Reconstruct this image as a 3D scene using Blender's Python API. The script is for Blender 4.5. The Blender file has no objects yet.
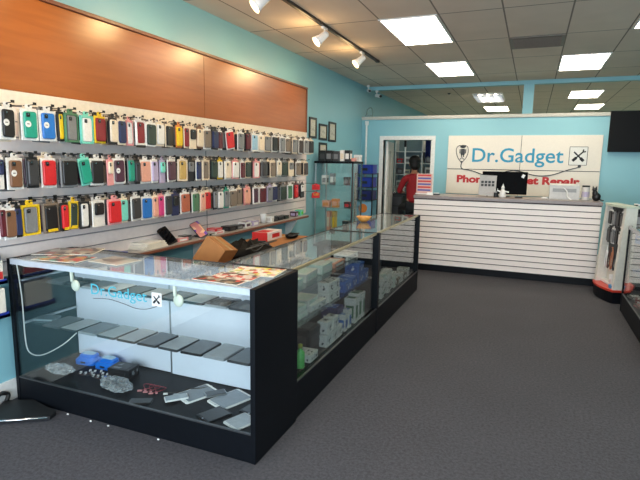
import bpy, bmesh, math, random
from mathutils import Vector, Matrix, Euler
random.seed(7)
PI = math.pi
scene = bpy.context.scene
COL = scene.collection
# ------------------------------------------------------------------ camera
cam_data = bpy.data.cameras.new('camera'); cam = bpy.data.objects.new('camera', cam_data); COL.objects.link(cam)
cam_data.sensor_fit = 'HORIZONTAL'; cam_data.sensor_width = 36.0; cam_data.lens = 504.55 / 640 * 36
cam_data.clip_start = 0.05
yaw, pit, rol = math.radians(22.544), math.radians(8.8325), math.radians(0.913)
fwd = Vector((-math.sin(yaw) * math.cos(pit), math.cos(yaw) * math.cos(pit), -math.sin(pit)))
rgt = Vector((math.cos(yaw), math.sin(yaw), 0)); up = rgt.cross(fwd)
r2 = math.cos(rol) * rgt + math.sin(rol) * up; u2 = -math.sin(rol) * rgt + math.cos(rol) * up
cam.matrix_world = Matrix(((r2.x, u2.x, -fwd.x, 0), (r2.y, u2.y, -fwd.y, 0), (r2.z, u2.z, -fwd.z, 1.62), (0, 0, 0, 1)))
scene.camera = cam
# ------------------------------------------------------------------ colour management, world, daylight
scene.view_settings.view_transform = 'Standard'; scene.view_settings.look = 'None'
scene.view_settings.gamma = 1.0; scene.view_settings.exposure = 0.0
scene.view_settings.use_curve_mapping = False
scene.cycles.max_bounces = 8; scene.cycles.diffuse_bounces = 4; scene.cycles.glossy_bounces = 4
scene.cycles.transparent_max_bounces = 32; scene.cycles.sample_clamp_indirect = 4.0
scene.cycles.caustics_reflective = False; scene.cycles.caustics_refractive = False
world = bpy.data.worlds.new('world'); scene.world = world; world.use_nodes = True
world.node_tree.nodes['Background'].inputs[0].default_value = (0.62, 0.80, 1.0, 1)
world.node_tree.nodes['Background'].inputs[1].default_value = 1.0
def area(name, loc, rot, sx, sy, power, color):
    l = bpy.data.lights.new(name, 'AREA'); l.shape = 'RECTANGLE'; l.size = sx; l.size_y = sy; l.energy = power; l.color = color
    o = bpy.data.objects.new(name, l); COL.objects.link(o); o.location = loc; o.rotation_euler = rot
    return o
# daylight entering the storefront window behind the camera
DAY = area('window_daylight', (-0.3, -2.06, 1.45), (math.radians(84), 0, 0), 5.4, 2.3, 380, (0.80, 0.90, 1.0))

# ------------------------------------------------------------------ helpers
def lin(c):
    c = c / 255.0
    return c / 12.92 if c <= 0.04045 else ((c + 0.055) / 1.055) ** 2.4
def rgb(r, g, b): return (lin(r), lin(g), lin(b), 1.0)
MATS = {}
def new_mat(name):
    m = bpy.data.materials.new(name); m.use_nodes = True
    return m, m.node_tree.nodes, m.node_tree.links, m.node_tree.nodes['Principled BSDF']
def mat(name, col, rough=0.5, metal=0.0, var=0.06, scale=30.0, bump=0.0, spec=0.5, coat=0.0, trans=0.0):
    if name in MATS: return MATS[name]
    m, N, L, b = new_mat(name)
    b.inputs['Roughness'].default_value = rough; b.inputs['Metallic'].default_value = metal
    b.inputs['Specular IOR Level'].default_value = spec; b.inputs['Coat Weight'].default_value = coat
    tc = N.new('ShaderNodeTexCoord'); nz = N.new('ShaderNodeTexNoise'); nz.inputs['Scale'].default_value = scale
    nz.inputs['Detail'].default_value = 3
    L.new(tc.outputs['Object'], nz.inputs['Vector'])
    r = N.new('ShaderNodeValToRGB'); c = rgb(*col)
    r.color_ramp.elements[0].position = 0.3; r.color_ramp.elements[1].position = 0.7
    r.color_ramp.elements[0].color = tuple(x * (1 - var) for x in c[:3]) + (1,)
    r.color_ramp.elements[1].color = tuple(min(1, x * (1 + var)) for x in c[:3]) + (1,)
    L.new(nz.outputs['Fac'], r.inputs[0]); L.new(r.outputs[0], b.inputs['Base Color'])
    if bump:
        bp = N.new('ShaderNodeBump'); bp.inputs['Strength'].default_value = bump; bp.inputs['Distance'].default_value = 0.01
        L.new(nz.outputs['Fac'], bp.inputs['Height']); L.new(bp.outputs[0], b.inputs['Normal'])
    MATS[name] = m
    return m
def emis(name, col, strength):
    if name in MATS: return MATS[name]
    m, N, L, b = new_mat(name)
    b.inputs['Base Color'].default_value = rgb(*col); b.inputs['Emission Color'].default_value = rgb(*col)
    b.inputs['Emission Strength'].default_value = strength
    MATS[name] = m
    return m
def glass_mat(name, tint, rough=0.0, ior=1.5, haze=0.0):
    m = bpy.data.materials.new(name); m.use_nodes = True; N = m.node_tree.nodes; L = m.node_tree.links; N.clear()
    out = N.new('ShaderNodeOutputMaterial'); mx = N.new('ShaderNodeMixShader'); t = N.new('ShaderNodeBsdfTransparent')
    g = N.new('ShaderNodeBsdfGlossy'); f = N.new('ShaderNodeFresnel'); geo = N.new('ShaderNodeNewGeometry')
    mi = N.new('ShaderNodeMix'); mi.data_type = 'FLOAT'
    mi.inputs[2].default_value = ior; mi.inputs[3].default_value = 1.0 / ior
    L.new(geo.outputs['Backfacing'], mi.inputs[0]); L.new(mi.outputs[0], f.inputs['IOR'])
    t.inputs[0].default_value = tint; g.inputs[0].default_value = (0.95, 0.97, 0.97, 1); g.inputs['Roughness'].default_value = rough
    L.new(f.outputs[0], mx.inputs[0]); L.new(t.outputs[0], mx.inputs[1]); L.new(g.outputs[0], mx.inputs[2])
    last = mx.outputs[0]
    if haze:
        d = N.new('ShaderNodeBsdfDiffuse'); d.inputs[0].default_value = (0.85, 0.88, 0.9, 1)
        m2 = N.new('ShaderNodeMixShader'); nz = N.new('ShaderNodeTexNoise'); nz.inputs['Scale'].default_value = 25
        tc = N.new('ShaderNodeTexCoord'); L.new(tc.outputs['Object'], nz.inputs['Vector'])
        mm = N.new('ShaderNodeMath'); mm.operation = 'MULTIPLY'; mm.inputs[1].default_value = haze * 2
        L.new(nz.outputs['Fac'], mm.inputs[0]); L.new(mm.outputs[0], m2.inputs[0])
        L.new(last, m2.inputs[1]); L.new(d.outputs[0], m2.inputs[2]); last = m2.outputs[0]
    L.new(last, out.inputs[0]); MATS[name] = m
    return m

class MB:
    """collects shapes for ONE mesh object"""
    def __init__(s): s.v = []; s.f = []; s.m = []; s.sm = []
    def add(s, vs, fs, m=0, smooth=False, M=None):
        o = len(s.v)
        s.v += [tuple(M @ Vector(p)) if M is not None else tuple(p) for p in vs]
        for f in fs: s.f.append([i + o for i in f]); s.m.append(m); s.sm.append(smooth)
        return s
    def box(s, c, d, m=0, bev=0.0, rot=None):
        x, y, z = (k / 2 for k in d)
        M = Matrix.Translation(Vector(c)) @ (Euler(rot).to_matrix().to_4x4() if rot else Matrix())
        if not bev:
            vs = [(i, j, k) for i in (-x, x) for j in (-y, y) for k in (-z, z)]
            return s.add(vs, [(0, 1, 3, 2), (4, 6, 7, 5), (0, 4, 5, 1), (2, 3, 7, 6), (0, 2, 6, 4), (1, 5, 7, 3)], m, False, M)
        bm = bmesh.new(); bmesh.ops.create_cube(bm, size=1.0)
        for v in bm.verts: v.co = Vector((v.co.x * d[0], v.co.y * d[1], v.co.z * d[2]))
        bmesh.ops.bevel(bm, geom=list(bm.edges), offset=min(bev, min(d) * 0.45), segments=2, affect='EDGES', profile=0.5)
        bm.verts.index_update()
        s.add([v.co[:] for v in bm.verts], [[v.index for v in f.verts] for f in bm.faces], m, False, M); bm.free()
        return s
    def b2(s, a, b, m=0, bev=0.0):
        return s.box([(a[i] + b[i]) / 2 for i in range(3)], [abs(b[i] - a[i]) for i in range(3)], m, bev)
    def plate(s, c, w, h, t, r, m=0, axis='x', seg=5, rot=None, bulge=0.0):
        """rounded rectangle plate; axis = normal. width first in-plane axis, h second"""
        r = min(r, w / 2 - 1e-4, h / 2 - 1e-4); pts = []
        for (cx, cy, a0) in ((w/2-r, h/2-r, 0), (-w/2+r, h/2-r, PI/2), (-w/2+r, -h/2+r, PI), (w/2-r, -h/2+r, 1.5*PI)):
            for k in range(seg + 1):
                a = a0 + PI / 2 * k / seg; pts.append((cx + r * math.cos(a), cy + r * math.sin(a)))
        n = len(pts); e = min(t * 0.35, r * 0.5)
        rings = [(-t/2, 1.0, 0), (t/2 - e, 1.0, 0), (t/2, 1.0, e)]
        vs = []
        for (d, k, ins) in rings:
            for (a, b) in pts:
                a2 = a * (1 - ins / (w / 2)); b2_ = b * (1 - ins / (h / 2))
                vs.append({'x': (d, a2, b2_), 'y': (a2, -d, b2_), 'z': (a2, b2_, d)}[axis])
        fs = [list(range(n))[::-1], [2 * n + i for i in range(n)]]
        for q in range(2):
            for i in range(n): j = (i + 1) % n; fs.append([q*n+i, q*n+j, (q+1)*n+j, (q+1)*n+i])
        M = Matrix.Translation(Vector(c)) @ (Euler(rot).to_matrix().to_4x4() if rot else Matrix())
        return s.add(vs, fs, m, False, M)
    def cyl(s, p0, p1, r0, r1=None, n=14, m=0, caps=True, smooth=True):
        r1 = r0 if r1 is None else r1
        p0, p1 = Vector(p0), Vector(p1); ax = (p1 - p0).normalized()
        q = ax.to_track_quat('Z', 'Y').to_matrix(); vs = []
        for (p, r) in ((p0, r0), (p1, r1)):
            for i in range(n):
                a = 2 * PI * i / n; vs.append((p + q @ Vector((r * math.cos(a), r * math.sin(a), 0)))[:])
        s.add(vs, [[i, (i + 1) % n, n + (i + 1) % n, n + i] for i in range(n)], m, smooth)
        if caps: s.add(vs, [list(range(n))[::-1], list(range(n, 2 * n))], m, False)
        return s
    def lathe(s, prof, c=(0, 0, 0), n=18, m=0, M=None):
        vs = []; k = len(prof)
        for i in range(n):
            a = 2 * PI * i / n
            for (r, z) in prof: vs.append((c[0] + r * math.cos(a), c[1] + r * math.sin(a), c[2] + z))
        fs = [[i*k+j, ((i+1) % n)*k+j, ((i+1) % n)*k+j+1, i*k+j+1] for i in range(n) for j in range(k - 1)]
        return s.add(vs, fs, m, True, M)
    def ell(s, c, r, n=14, k=9, m=0, rot=None):
        vs = []; fs = []
        for j in range(k + 1):
            t = PI * j / k
            for i in range(n):
                a = 2 * PI * i / n; vs.append((r[0]*math.sin(t)*math.cos(a), r[1]*math.sin(t)*math.sin(a), -r[2]*math.cos(t)))
        for j in range(k):
            for i in range(n): fs.append([j*n+i, j*n+(i+1) % n, (j+1)*n+(i+1) % n, (j+1)*n+i])
        M = Matrix.Translation(Vector(c)) @ (Euler(rot).to_matrix().to_4x4() if rot else Matrix())
        return s.add(vs, fs, m, True, M)
    def tube(s, pts, r, n=8, m=0, sub=4):
        P = [Vector(p) for p in pts]
        if sub > 1 and len(P) > 2:
            Q = []
            for i in range(len(P) - 1):
                a, b, c, d = P[max(i-1, 0)], P[i], P[i+1], P[min(i+2, len(P)-1)]
                for k in range(sub):
                    t = k / sub
                    Q.append(0.5*((2*b)+(-a+c)*t+(2*a-5*b+4*c-d)*t*t+(-a+3*b-3*c+d)*t**3))
            Q.append(P[-1]); P = Q
        vs = []; nrm = None
        for i, p in enumerate(P):
            t = (P[min(i+1, len(P)-1)] - P[max(i-1, 0)]).normalized()
            if nrm is None: nrm = t.orthogonal().normalized()
            nrm = (nrm - t * nrm.dot(t)); nrm = nrm.normalized() if nrm.length > 1e-6 else t.orthogonal().normalized()
            bn = t.cross(nrm)
            for k in range(n):
                a = 2 * PI * k / n; vs.append((p + nrm * (r * math.cos(a)) + bn * (r * math.sin(a)))[:])
        fs = [[i*n+k, i*n+(k+1) % n, (i+1)*n+(k+1) % n, (i+1)*n+k] for i in range(len(P)-1) for k in range(n)]
        fs += [list(range(n))[::-1], [(len(P)-1)*n+k for k in range(n)]]
        return s.add(vs, fs, m, True)
    def prism(s, poly, z0, z1, m=0, M=None):
        n = len(poly); vs = [(x, y, z0) for x, y in poly] + [(x, y, z1) for x, y in poly]
        fs = [list(range(n))[::-1], list(range(n, 2*n))] + [[i, (i+1) % n, n+(i+1) % n, n+i] for i in range(n)]
        return s.add(vs, fs, m, False, M)
    def mesh(s, name, mats):
        me = bpy.data.meshes.new(name); me.from_pydata(s.v, [], s.f)
        for mm in (mats if isinstance(mats, (list, tuple)) else [mats]): me.materials.append(mm)
        me.polygons.foreach_set('material_index', s.m); me.polygons.foreach_set('use_smooth', s.sm)
        bm = bmesh.new(); bm.from_mesh(me); bmesh.ops.recalc_face_normals(bm, faces=bm.faces); bm.to_mesh(me); bm.free()
        me.update(); return me
    def build(s, name, mats, parent=None, loc=None, rot=None):
        return link(name, s.mesh(name, mats), parent, loc, rot)
def link(name, me, parent=None, loc=None, rot=None):
    o = bpy.data.objects.new(name, me); COL.objects.link(o)
    if parent: o.parent = parent
    if loc is not None: o.location = loc
    if rot is not None: o.rotation_euler = rot
    return o
def tag(o, label=None, cat=None, group=None, kind=None):
    if label: o['label'] = label
    if cat: o['category'] = cat
    if group: o['group'] = group
    if kind: o['kind'] = kind
    return o
def thing(name, label, cat, loc=(0, 0, 0), rz=0.0, group=None):
    o = bpy.data.objects.new(name, None); COL.objects.link(o); o.empty_display_size = 0.1
    o.location = loc; o.rotation_euler = rz if isinstance(rz, (tuple, list)) else (0, 0, rz)
    return tag(o, label, cat, group)
def struct(name, mb, mats, parent=None):
    o = mb.build(name, mats, parent)
    if parent is None: o['kind'] = 'structure'
    return o
def text(name, s, size, M, mt, parent, bold=0.0, depth=0.004, width=None, height=None, cx=False):
    cu = bpy.data.curves.new(name, 'FONT'); cu.body = s; cu.size = size; cu.extrude = depth / 2; cu.offset = bold; cu.resolution_u = 4
    t = bpy.data.objects.new(name, cu); COL.objects.link(t)
    dg = bpy.context.evaluated_depsgraph_get(); me = bpy.data.meshes.new_from_object(t.evaluated_get(dg))
    bpy.data.objects.remove(t)
    xs = [v.co.x for v in me.vertices]; ys = [v.co.y for v in me.vertices]; x0, x1, y0, y1 = min(xs), max(xs), min(ys), max(ys)
    kx = width / (x1 - x0) if width else 1.0; ky = height / (y1 - y0) if height else kx
    ox = (x0 + x1) / 2 if cx else x0
    for v in me.vertices: v.co = M @ Vector(((v.co.x - ox) * kx, (v.co.y - y0) * ky, v.co.z))
    me.materials.clear(); me.materials.append(mt); me.name = name
    return link(name, me, parent)

# ------------------------------------------------------------------ materials
BLACKP = mat('black_laminate', (11, 14, 19), 0.45, var=0.15, spec=0.16)
BLACK = mat('black_plastic', (15, 15, 17), 0.4); DARK = mat('dark_grey_plastic', (48, 50, 54), 0.45)
WHITE = mat('white_plastic', (228, 228, 226), 0.4); CREAM = mat('cream_paint', (222, 212, 196), 0.5)
TRIMW = mat('white_trim_paint', (225, 225, 222), 0.4); ALU = mat('brushed_aluminium', (190, 194, 198), 0.3, 0.9)
CHROME = mat('chrome', (210, 212, 215), 0.15, 1.0); SCREEN = mat('dark_screen_glass', (10, 12, 15), 0.08, coat=0.5)
GREYS = mat('grey_screen_reflection', (168, 178, 186), 0.3); CARD = mat('kraft_cardboard', (156, 104, 56), 0.8, var=0.08, scale=12)  # GREYS paints a reflection into the colour of dark screens
RED = mat('red_print', (196, 40, 38), 0.5); BLUE = mat('blue_plastic', (22, 48, 150), 0.4); NAVY = mat('navy_plastic', (14, 20, 92), 0.4)
TEALT = mat('teal_lettering', (28, 142, 178), 0.5); REDT = mat('red_lettering', (190, 38, 40), 0.5)
BACKP = mat('pale_back_panel', (214, 220, 232), 0.4, var=0.02)
GLASS = glass_mat('clear_glass', (0.95, 0.975, 0.965, 1)); GLASSA = glass_mat('polished_front_glass', (0.88, 0.91, 0.90, 1), 0.0, 1.68); GLASST = glass_mat('dusty_top_glass', (0.95, 0.97, 0.97, 1), 0.02, 1.5, 0.05)
BAGM = glass_mat('crinkled_plastic_film', (0.8, 0.82, 0.84, 1), 0.15, 1.5, 0.22)

def wall_paint(name, a, b):
    m, N, L, p = new_mat(name); p.inputs['Roughness'].default_value = 0.42
    tc = N.new('ShaderNodeTexCoord'); nz = N.new('ShaderNodeTexNoise'); nz.inputs['Scale'].default_value = 1.3
    r = N.new('ShaderNodeValToRGB'); r.color_ramp.elements[0].color = rgb(*a); r.color_ramp.elements[1].color = rgb(*b)
    L.new(tc.outputs['Object'], nz.inputs['Vector']); L.new(nz.outputs['Fac'], r.inputs[0]); L.new(r.outputs[0], p.inputs['Base Color'])
    n2 = N.new('ShaderNodeTexNoise'); n2.inputs['Scale'].default_value = 140; bp = N.new('ShaderNodeBump'); bp.inputs['Strength'].default_value = 0.06
    L.new(tc.outputs['Object'], n2.inputs['Vector']); L.new(n2.outputs['Fac'], bp.inputs['Height']); L.new(bp.outputs[0], p.inputs['Normal'])
    return m
TEALW = wall_paint('teal_wall_paint', (130, 184, 196), (138, 192, 204))
OFFW = wall_paint('off_white_wall_paint', (190, 188, 180), (200, 198, 190))
def carpet():
    m, N, L, p = new_mat('charcoal_carpet'); p.inputs['Roughness'].default_value = 0.95; p.inputs['Specular IOR Level'].default_value = 0.15
    tc = N.new('ShaderNodeTexCoord'); nz = N.new('ShaderNodeTexNoise'); nz.inputs['Scale'].default_value = 55; nz.inputs['Detail'].default_value = 5; nz.inputs['Roughness'].default_value = 0.75
    r = N.new('ShaderNodeValToRGB'); r.color_ramp.elements[0].position = 0.32; r.color_ramp.elements[1].position = 0.7
    r.color_ramp.elements[0].color = rgb(60, 60, 65); r.color_ramp.elements[1].color = rgb(86, 86, 92)
    L.new(tc.outputs['Object'], nz.inputs['Vector']); L.new(nz.outputs['Fac'], r.inputs[0])
    n3 = N.new('ShaderNodeTexNoise'); n3.inputs['Scale'].default_value = 1.6; n3.inputs['Detail'].default_value = 4
    L.new(tc.outputs['Object'], n3.inputs['Vector'])
    mr = N.new('ShaderNodeMapRange'); mr.inputs[3].default_value = 0.86; mr.inputs[4].default_value = 1.1; L.new(n3.outputs['Fac'], mr.inputs[0])
    mx = N.new('ShaderNodeMix'); mx.data_type = 'RGBA'; mx.blend_type = 'MULTIPLY'; mx.inputs[0].default_value = 1.0
    L.new(r.outputs[0], mx.inputs[6]); L.new(mr.outputs[0], mx.inputs[7]); L.new(mx.outputs[2], p.inputs['Base Color'])
    bp = N.new('ShaderNodeBump'); bp.inputs['Strength'].default_value = 0.5; bp.inputs['Distance'].default_value = 0.004
    L.new(nz.outputs['Fac'], bp.inputs['Height']); L.new(bp.outputs[0], p.inputs['Normal'])
    return m
def ceiling_tiles():
    m, N, L, p = new_mat('ceiling_tiles'); p.inputs['Roughness'].default_value = 0.9
    g = N.new('ShaderNodeNewGeometry'); sp = N.new('ShaderNodeSeparateXYZ'); L.new(g.outputs['Position'], sp.inputs[0])
    def math_(op, a, b=None):
        n = N.new('ShaderNodeMath'); n.operation = op
        for i, q in enumerate((a, b)):
            if q is None: continue
            if isinstance(q, (int, float)): n.inputs[i].default_value = q
            else: L.new(q, n.inputs[i])
        return n.outputs[0]
    def line(o, off, pitch, w):
        t = math_('FRACT', math_('DIVIDE', math_('ADD', o, 100 * pitch - off), pitch))
        d = math_('MINIMUM', t, math_('SUBTRACT', 1.0, t))
        return math_('LESS_THAN', math_('MULTIPLY', d, pitch), w)
    ln = math_('MAXIMUM', line(sp.outputs[0], -0.37, 0.61, 0.008), line(sp.outputs[1], 5.35, 1.22, 0.009))
    nz = N.new('ShaderNodeTexNoise'); nz.inputs['Scale'].default_value = 3; L.new(g.outputs['Position'], nz.inputs['Vector'])
    r = N.new('ShaderNodeValToRGB'); r.color_ramp.elements[0].color = rgb(206, 190, 172); r.color_ramp.elements[1].color = rgb(222, 206, 188)
    L.new(nz.outputs['Fac'], r.inputs[0])
    mx = N.new('ShaderNodeMix'); mx.data_type = 'RGBA'; mx.inputs[7].default_value = rgb(128, 116, 104)
    L.new(ln, mx.inputs[0]); L.new(r.outputs[0], mx.inputs[6]); L.new(mx.outputs[2], p.inputs['Base Color'])
    n2 = N.new('ShaderNodeTexNoise'); n2.inputs['Scale'].default_value = 90; L.new(g.outputs['Position'], n2.inputs['Vector'])
    bp = N.new('ShaderNodeBump'); bp.inputs['Strength'].default_value = 0.25; bp.inputs['Distance'].default_value = 0.005
    L.new(n2.outputs['Fac'], bp.inputs['Height']); L.new(bp.outputs[0], p.inputs['Normal'])
    return m
def wood(name, a, b, rough, sc=(8, 0.6, 8)):
    m, N, L, p = new_mat(name); p.inputs['Roughness'].default_value = rough
    tc = N.new('ShaderNodeTexCoord'); mp = N.new('ShaderNodeMapping'); mp.inputs['Scale'].default_value = sc
    nz = N.new('ShaderNodeTexNoise'); nz.inputs['Scale'].default_value = 3; nz.inputs['Detail'].default_value = 6; nz.inputs['Distortion'].default_value = 0.6
    r = N.new('ShaderNodeValToRGB'); r.color_ramp.elements[0].position = 0.3; r.color_ramp.elements[1].position = 0.72
    r.color_ramp.elements[0].color = rgb(*a); r.color_ramp.elements[1].color = rgb(*b)
    L.new(tc.outputs['Object'], mp.inputs[0]); L.new(mp.outputs[0], nz.inputs['Vector']); L.new(nz.outputs['Fac'], r.inputs[0]); L.new(r.outputs[0], p.inputs['Base Color'])
    return m
def printed(name, cols, scale=14, rough=0.3):
    """cover print: cells of flat colour"""
    m, N, L, p = new_mat(name); p.inputs['Roughness'].default_value = rough
    tc = N.new('ShaderNodeTexCoord'); v = N.new('ShaderNodeTexVoronoi'); v.inputs['Scale'].default_value = scale; v.distance = 'CHEBYCHEV'
    L.new(tc.outputs['Object'], v.inputs['Vector']); sx = N.new('ShaderNodeSeparateColor'); L.new(v.outputs['Color'], sx.inputs[0])
    r = N.new('ShaderNodeValToRGB'); r.color_ramp.interpolation = 'CONSTANT'
    els = r.color_ramp.elements; els[0].color = rgb(*cols[0]); els[0].position = 0; els[1].color = rgb(*cols[1]); els[1].position = 1.0 / len(cols)
    for i, c in enumerate(cols[2:], 2): e = els.new(i / len(cols)); e.color = rgb(*c)
    L.new(sx.outputs[0], r.inputs[0]); L.new(r.outputs[0], p.inputs['Base Color'])
    MATS[name] = m
    return m
FLOOR = carpet(); CEIL = ceiling_tiles()
WOODP = wood('orange_wood_veneer', (148, 80, 30), (164, 92, 38), 0.28)
WOODE = wood('red_brown_wood_edge', (112, 66, 48), (128, 80, 60), 0.4)
SLATG = mat('grey_slat_board', (232, 220, 216), 0.32, var=0.03); SLATW = mat('white_slat_board', (236, 226, 220), 0.4, var=0.02)
GROOVE = mat('dark_groove', (84, 76, 76), 0.6); GROOVEG = mat('grey_groove', (150, 146, 148), 0.5)
# ------------------------------------------------------------------ the setting
XL, XR, YB, YF, ZC, YFAR = -3.14, 3.0, 9.6, -2.0, 3.09, 16.5
struct('floor', MB().b2((XL - 0.1, YF - 0.1, -0.1), (XR + 0.1, 9.72, 0)), FLOOR)
struct('floor_rear', MB().b2((XL - 0.1, 9.72, -0.1), (XR + 0.1, YFAR + 0.1, 0)), mat('pale_bounce_floor', (196, 190, 178), 0.4))  # unseen rear floor, made pale to bounce light up to the rear ceiling
struct('ceiling', MB().b2((XL - 0.1, YF - 0.1, ZC), (XR + 0.1, YFAR + 0.1, ZC + 0.1)), CEIL)
struct('wall_left', MB().b2((XL - 0.1, YF - 0.1, 0), (XL, YFAR + 0.1, ZC)), TEALW)
struct('wall_right', MB().b2((XR, YF - 0.1, 0), (XR + 0.1, YFAR + 0.1, ZC)), TEALW)
struct('wall_far', MB().b2((XL, YFAR, 0), (XR, YFAR + 0.1, ZC)), TEALW)
DX0, DX1, DZ = -2.69, -1.775, 2.05
wb = MB().b2((XL, YB, 0), (DX0, YB + 0.12, 2.44)).b2((DX1, YB, 0), (XR, YB + 0.12, 2.44)).b2((DX0, YB, DZ), (DX1, YB + 0.12, 2.44))
struct('wall_back', wb, TEALW)
struct('trim_1', MB().b2((XL, YB - 0.025, 2.43), (XR, YB + 0.145, 2.49), bev=0.006), mat('dull_white_cap', (190, 188, 180), 0.5))
# storefront wall behind the camera with its window opening
wf = MB().b2((XL, YF - 0.1, 0), (XR, YF, 0.28)).b2((XL, YF - 0.1, 2.62), (XR, YF, ZC)).b2((XL, YF - 0.1, 0.28), (XL + 0.12, YF, 2.62)).b2((XR - 0.5, YF - 0.1, 0.28), (XR, YF, 2.62))
struct('wall_front', wf, OFFW)
fr = MB()
for x in (-3.02, -1.2, 0.65, 2.5): fr.b2((x - 0.03, YF - 0.08, 0.28), (x + 0.03, YF - 0.02, 2.62))
for z in (0.3, 2.6): fr.b2((-3.02, YF - 0.08, z - 0.03), (2.5, YF - 0.02, z + 0.03))
struct('window_1', fr, ALU)
# door frame and leaf
df = MB()
for x0, x1 in ((DX0 - 0.075, DX0), (DX1, DX1 + 0.075)): df.b2((x0, YB - 0.02, 0), (x1, YB + 0.14, DZ), bev=0.004)
df.b2((DX0 - 0.075, YB - 0.02, DZ), (DX1 + 0.075, YB + 0.14, DZ + 0.075), bev=0.004)
struct('trim_2', df, TRIMW)
door = struct('door_1', MB().b2((0, -0.04, 0.01), (0.88, 0, 2.03)), TRIMW); door.location = (DX0 + 0.012, YB + 0.15, 0); door.rotation_euler = (0, 0, math.radians(97))
pn = MB()
for z0, z1 in ((0.25, 0.95), (1.1, 1.85)):
    for x0, x1 in ((0.12, 0.4), (0.48, 0.76)): pn.b2((x0, -0.047, z0), (x1, 0.007, z1), bev=0.006)
pn.build('door_panel', mat('door_inset_paint', (205, 205, 200), 0.5), door)
MB().cyl((0.82, -0.08, 1.0), (0.82, 0.045, 1.0), 0.012).ell((0.82, -0.09, 1.0), (0.028, 0.028, 0.028)).ell((0.82, 0.05, 1.0), (0.028, 0.028, 0.028)).build('door_knob', CHROME, door)
struct('baseboard_left', MB().b2((XL, YF, 0), (XL + 0.018, 9.6, 0.14), bev=0.003), TRIMW)
struct('baseboard_back', MB().b2((DX1 + 0.08, YB - 0.018, 0), (XR, YB, 0.14), bev=0.003), TRIMW)
# teal beam below the ceiling above the partition, with its post
struct('trim_3', MB().b2((XL, 9.86, 3.02), (XR, 9.98, 3.088)), TEALW)
struct('trim_4', MB().b2((-0.25, 9.88, 2.495), (-0.08, 9.97, 3.02)).b2((-0.25, YB, 2.49), (-0.08, 9.97, 2.497)), TEALW)
# ------------------------------------------------------------------ ceiling lights
PANEL = emis('lit_diffuser', (255, 242, 218), 15.0)
def ceiling_light(x0, y0, label, grid=False, power=1.0):
    w, l = 0.57, 1.18
    t = thing('ceiling_light', label, 'ceiling light', (x0 + w / 2, y0 + l / 2, ZC), 0, 'recessed ceiling light panels')
    f = MB()
    for s in (-1, 1):
        f.box((s * (w / 2 + 0.008), 0, -0.006), (0.02, l + 0.04, 0.012)); f.box((0, s * (l / 2 + 0.008), -0.006), (w + 0.04, 0.02, 0.012))
    f.build('frame', TRIMW, t)
    if grid:
        MB().box((0, 0, -0.004), (w, l, 0.006)).build('reflector', mat('reflector_metal', (150, 150, 150), 0.3, 0.6), t)
        for k in range(3):
            MB().cyl(((k - 1) * 0.16, -l / 2 + 0.04, -0.03), ((k - 1) * 0.16, l / 2 - 0.04, -0.03), 0.018).build('lamp_tube', PANEL, t)
        lv = MB()
        for k in range(7): lv.box((0, -l / 2 + l * (k + 0.5) / 7, -0.045), (w, 0.012, 0.03))
        lv.build('louver', ALU, t)
    else:
        MB().box((0, 0, -0.003), (w, l, 0.006)).build('diffuser', PANEL, t)
    return t
ceiling_light(-1.585, 5.36, 'large lit ceiling panel above the glass counters, nearest of the left pair')
ceiling_light(-1.585, 7.82, 'lit ceiling panel between the big left panel and the teal beam')
ceiling_light(0.262, 7.82, 'lit ceiling panel on the right, beside the square air vent')
ceiling_light(0.89, 5.36, 'lit ceiling panel cut off by the right edge of the photo')
ceiling_light(-1.29, 11.45, 'louvered ceiling light with bare tubes beyond the teal beam', grid=True)
ceiling_light(-1.29, 14.0, 'farthest small lit ceiling panel, behind the louvered light')
ceiling_light(0.6, 11.5, 'lit ceiling panel right of the teal post beyond the beam')
# unseen panels on the same grid, added to brighten the front of the shop
ceiling_light(-1.585, 1.7, 'unseen lit panel added above the front display case to brighten it')
ceiling_light(0.89, 1.7, 'unseen lit panel added over the aisle to brighten the entrance side')
for i, (x, y) in enumerate(((0.89, 14.0), (-1.29, 16.6))):
    if y < 15: ceiling_light(x, y, 'added lit panel brightening the far right end of the rear room')  # extra panel added to lift the light in the rear room
# vent
v = thing('ceiling_vent', 'square grey air vent in the ceiling left of a lit panel', 'vent', (-0.065, 6.88, ZC))
f = MB()
for s in (-1, 1): f.box((s * 0.28, 0, -0.006), (0.04, 0.6, 0.012)); f.box((0, s * 0.28, -0.006), (0.52, 0.04, 0.012))
f.build('frame', mat('vent_grey', (120, 112, 102), 0.6), v)
s_ = MB()
for k in range(12): s_.box((0, -0.24 + k * 0.0436, -0.014), (0.52, 0.03, 0.003), rot=(0.6, 0, 0))
s_.build('slat', mat('vent_slat_grey', (150, 138, 126), 0.6), v)
MB().box((0, 0, -0.002), (0.52, 0.52, 0.003)).build('backing', BLACK, v)
# sprinkler heads
for x, y, lb in ((-0.9, 3.9, 'small round sprinkler head in the ceiling near the top edge'), (-1.75, 11.2, 'small dark sprinkler head beyond the teal beam')):
    t = thing('sprinkler_head', lb, 'sprinkler', (x, y, ZC))
    MB().lathe([(0, 0), (0.035, 0), (0.03, -0.012), (0.01, -0.014), (0, -0.014)]).build('escutcheon', DARK, t)
    MB().lathe([(0, -0.012), (0.008, -0.014), (0.008, -0.03), (0.018, -0.034), (0, -0.038)]).build('deflector', CHROME, t)
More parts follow.
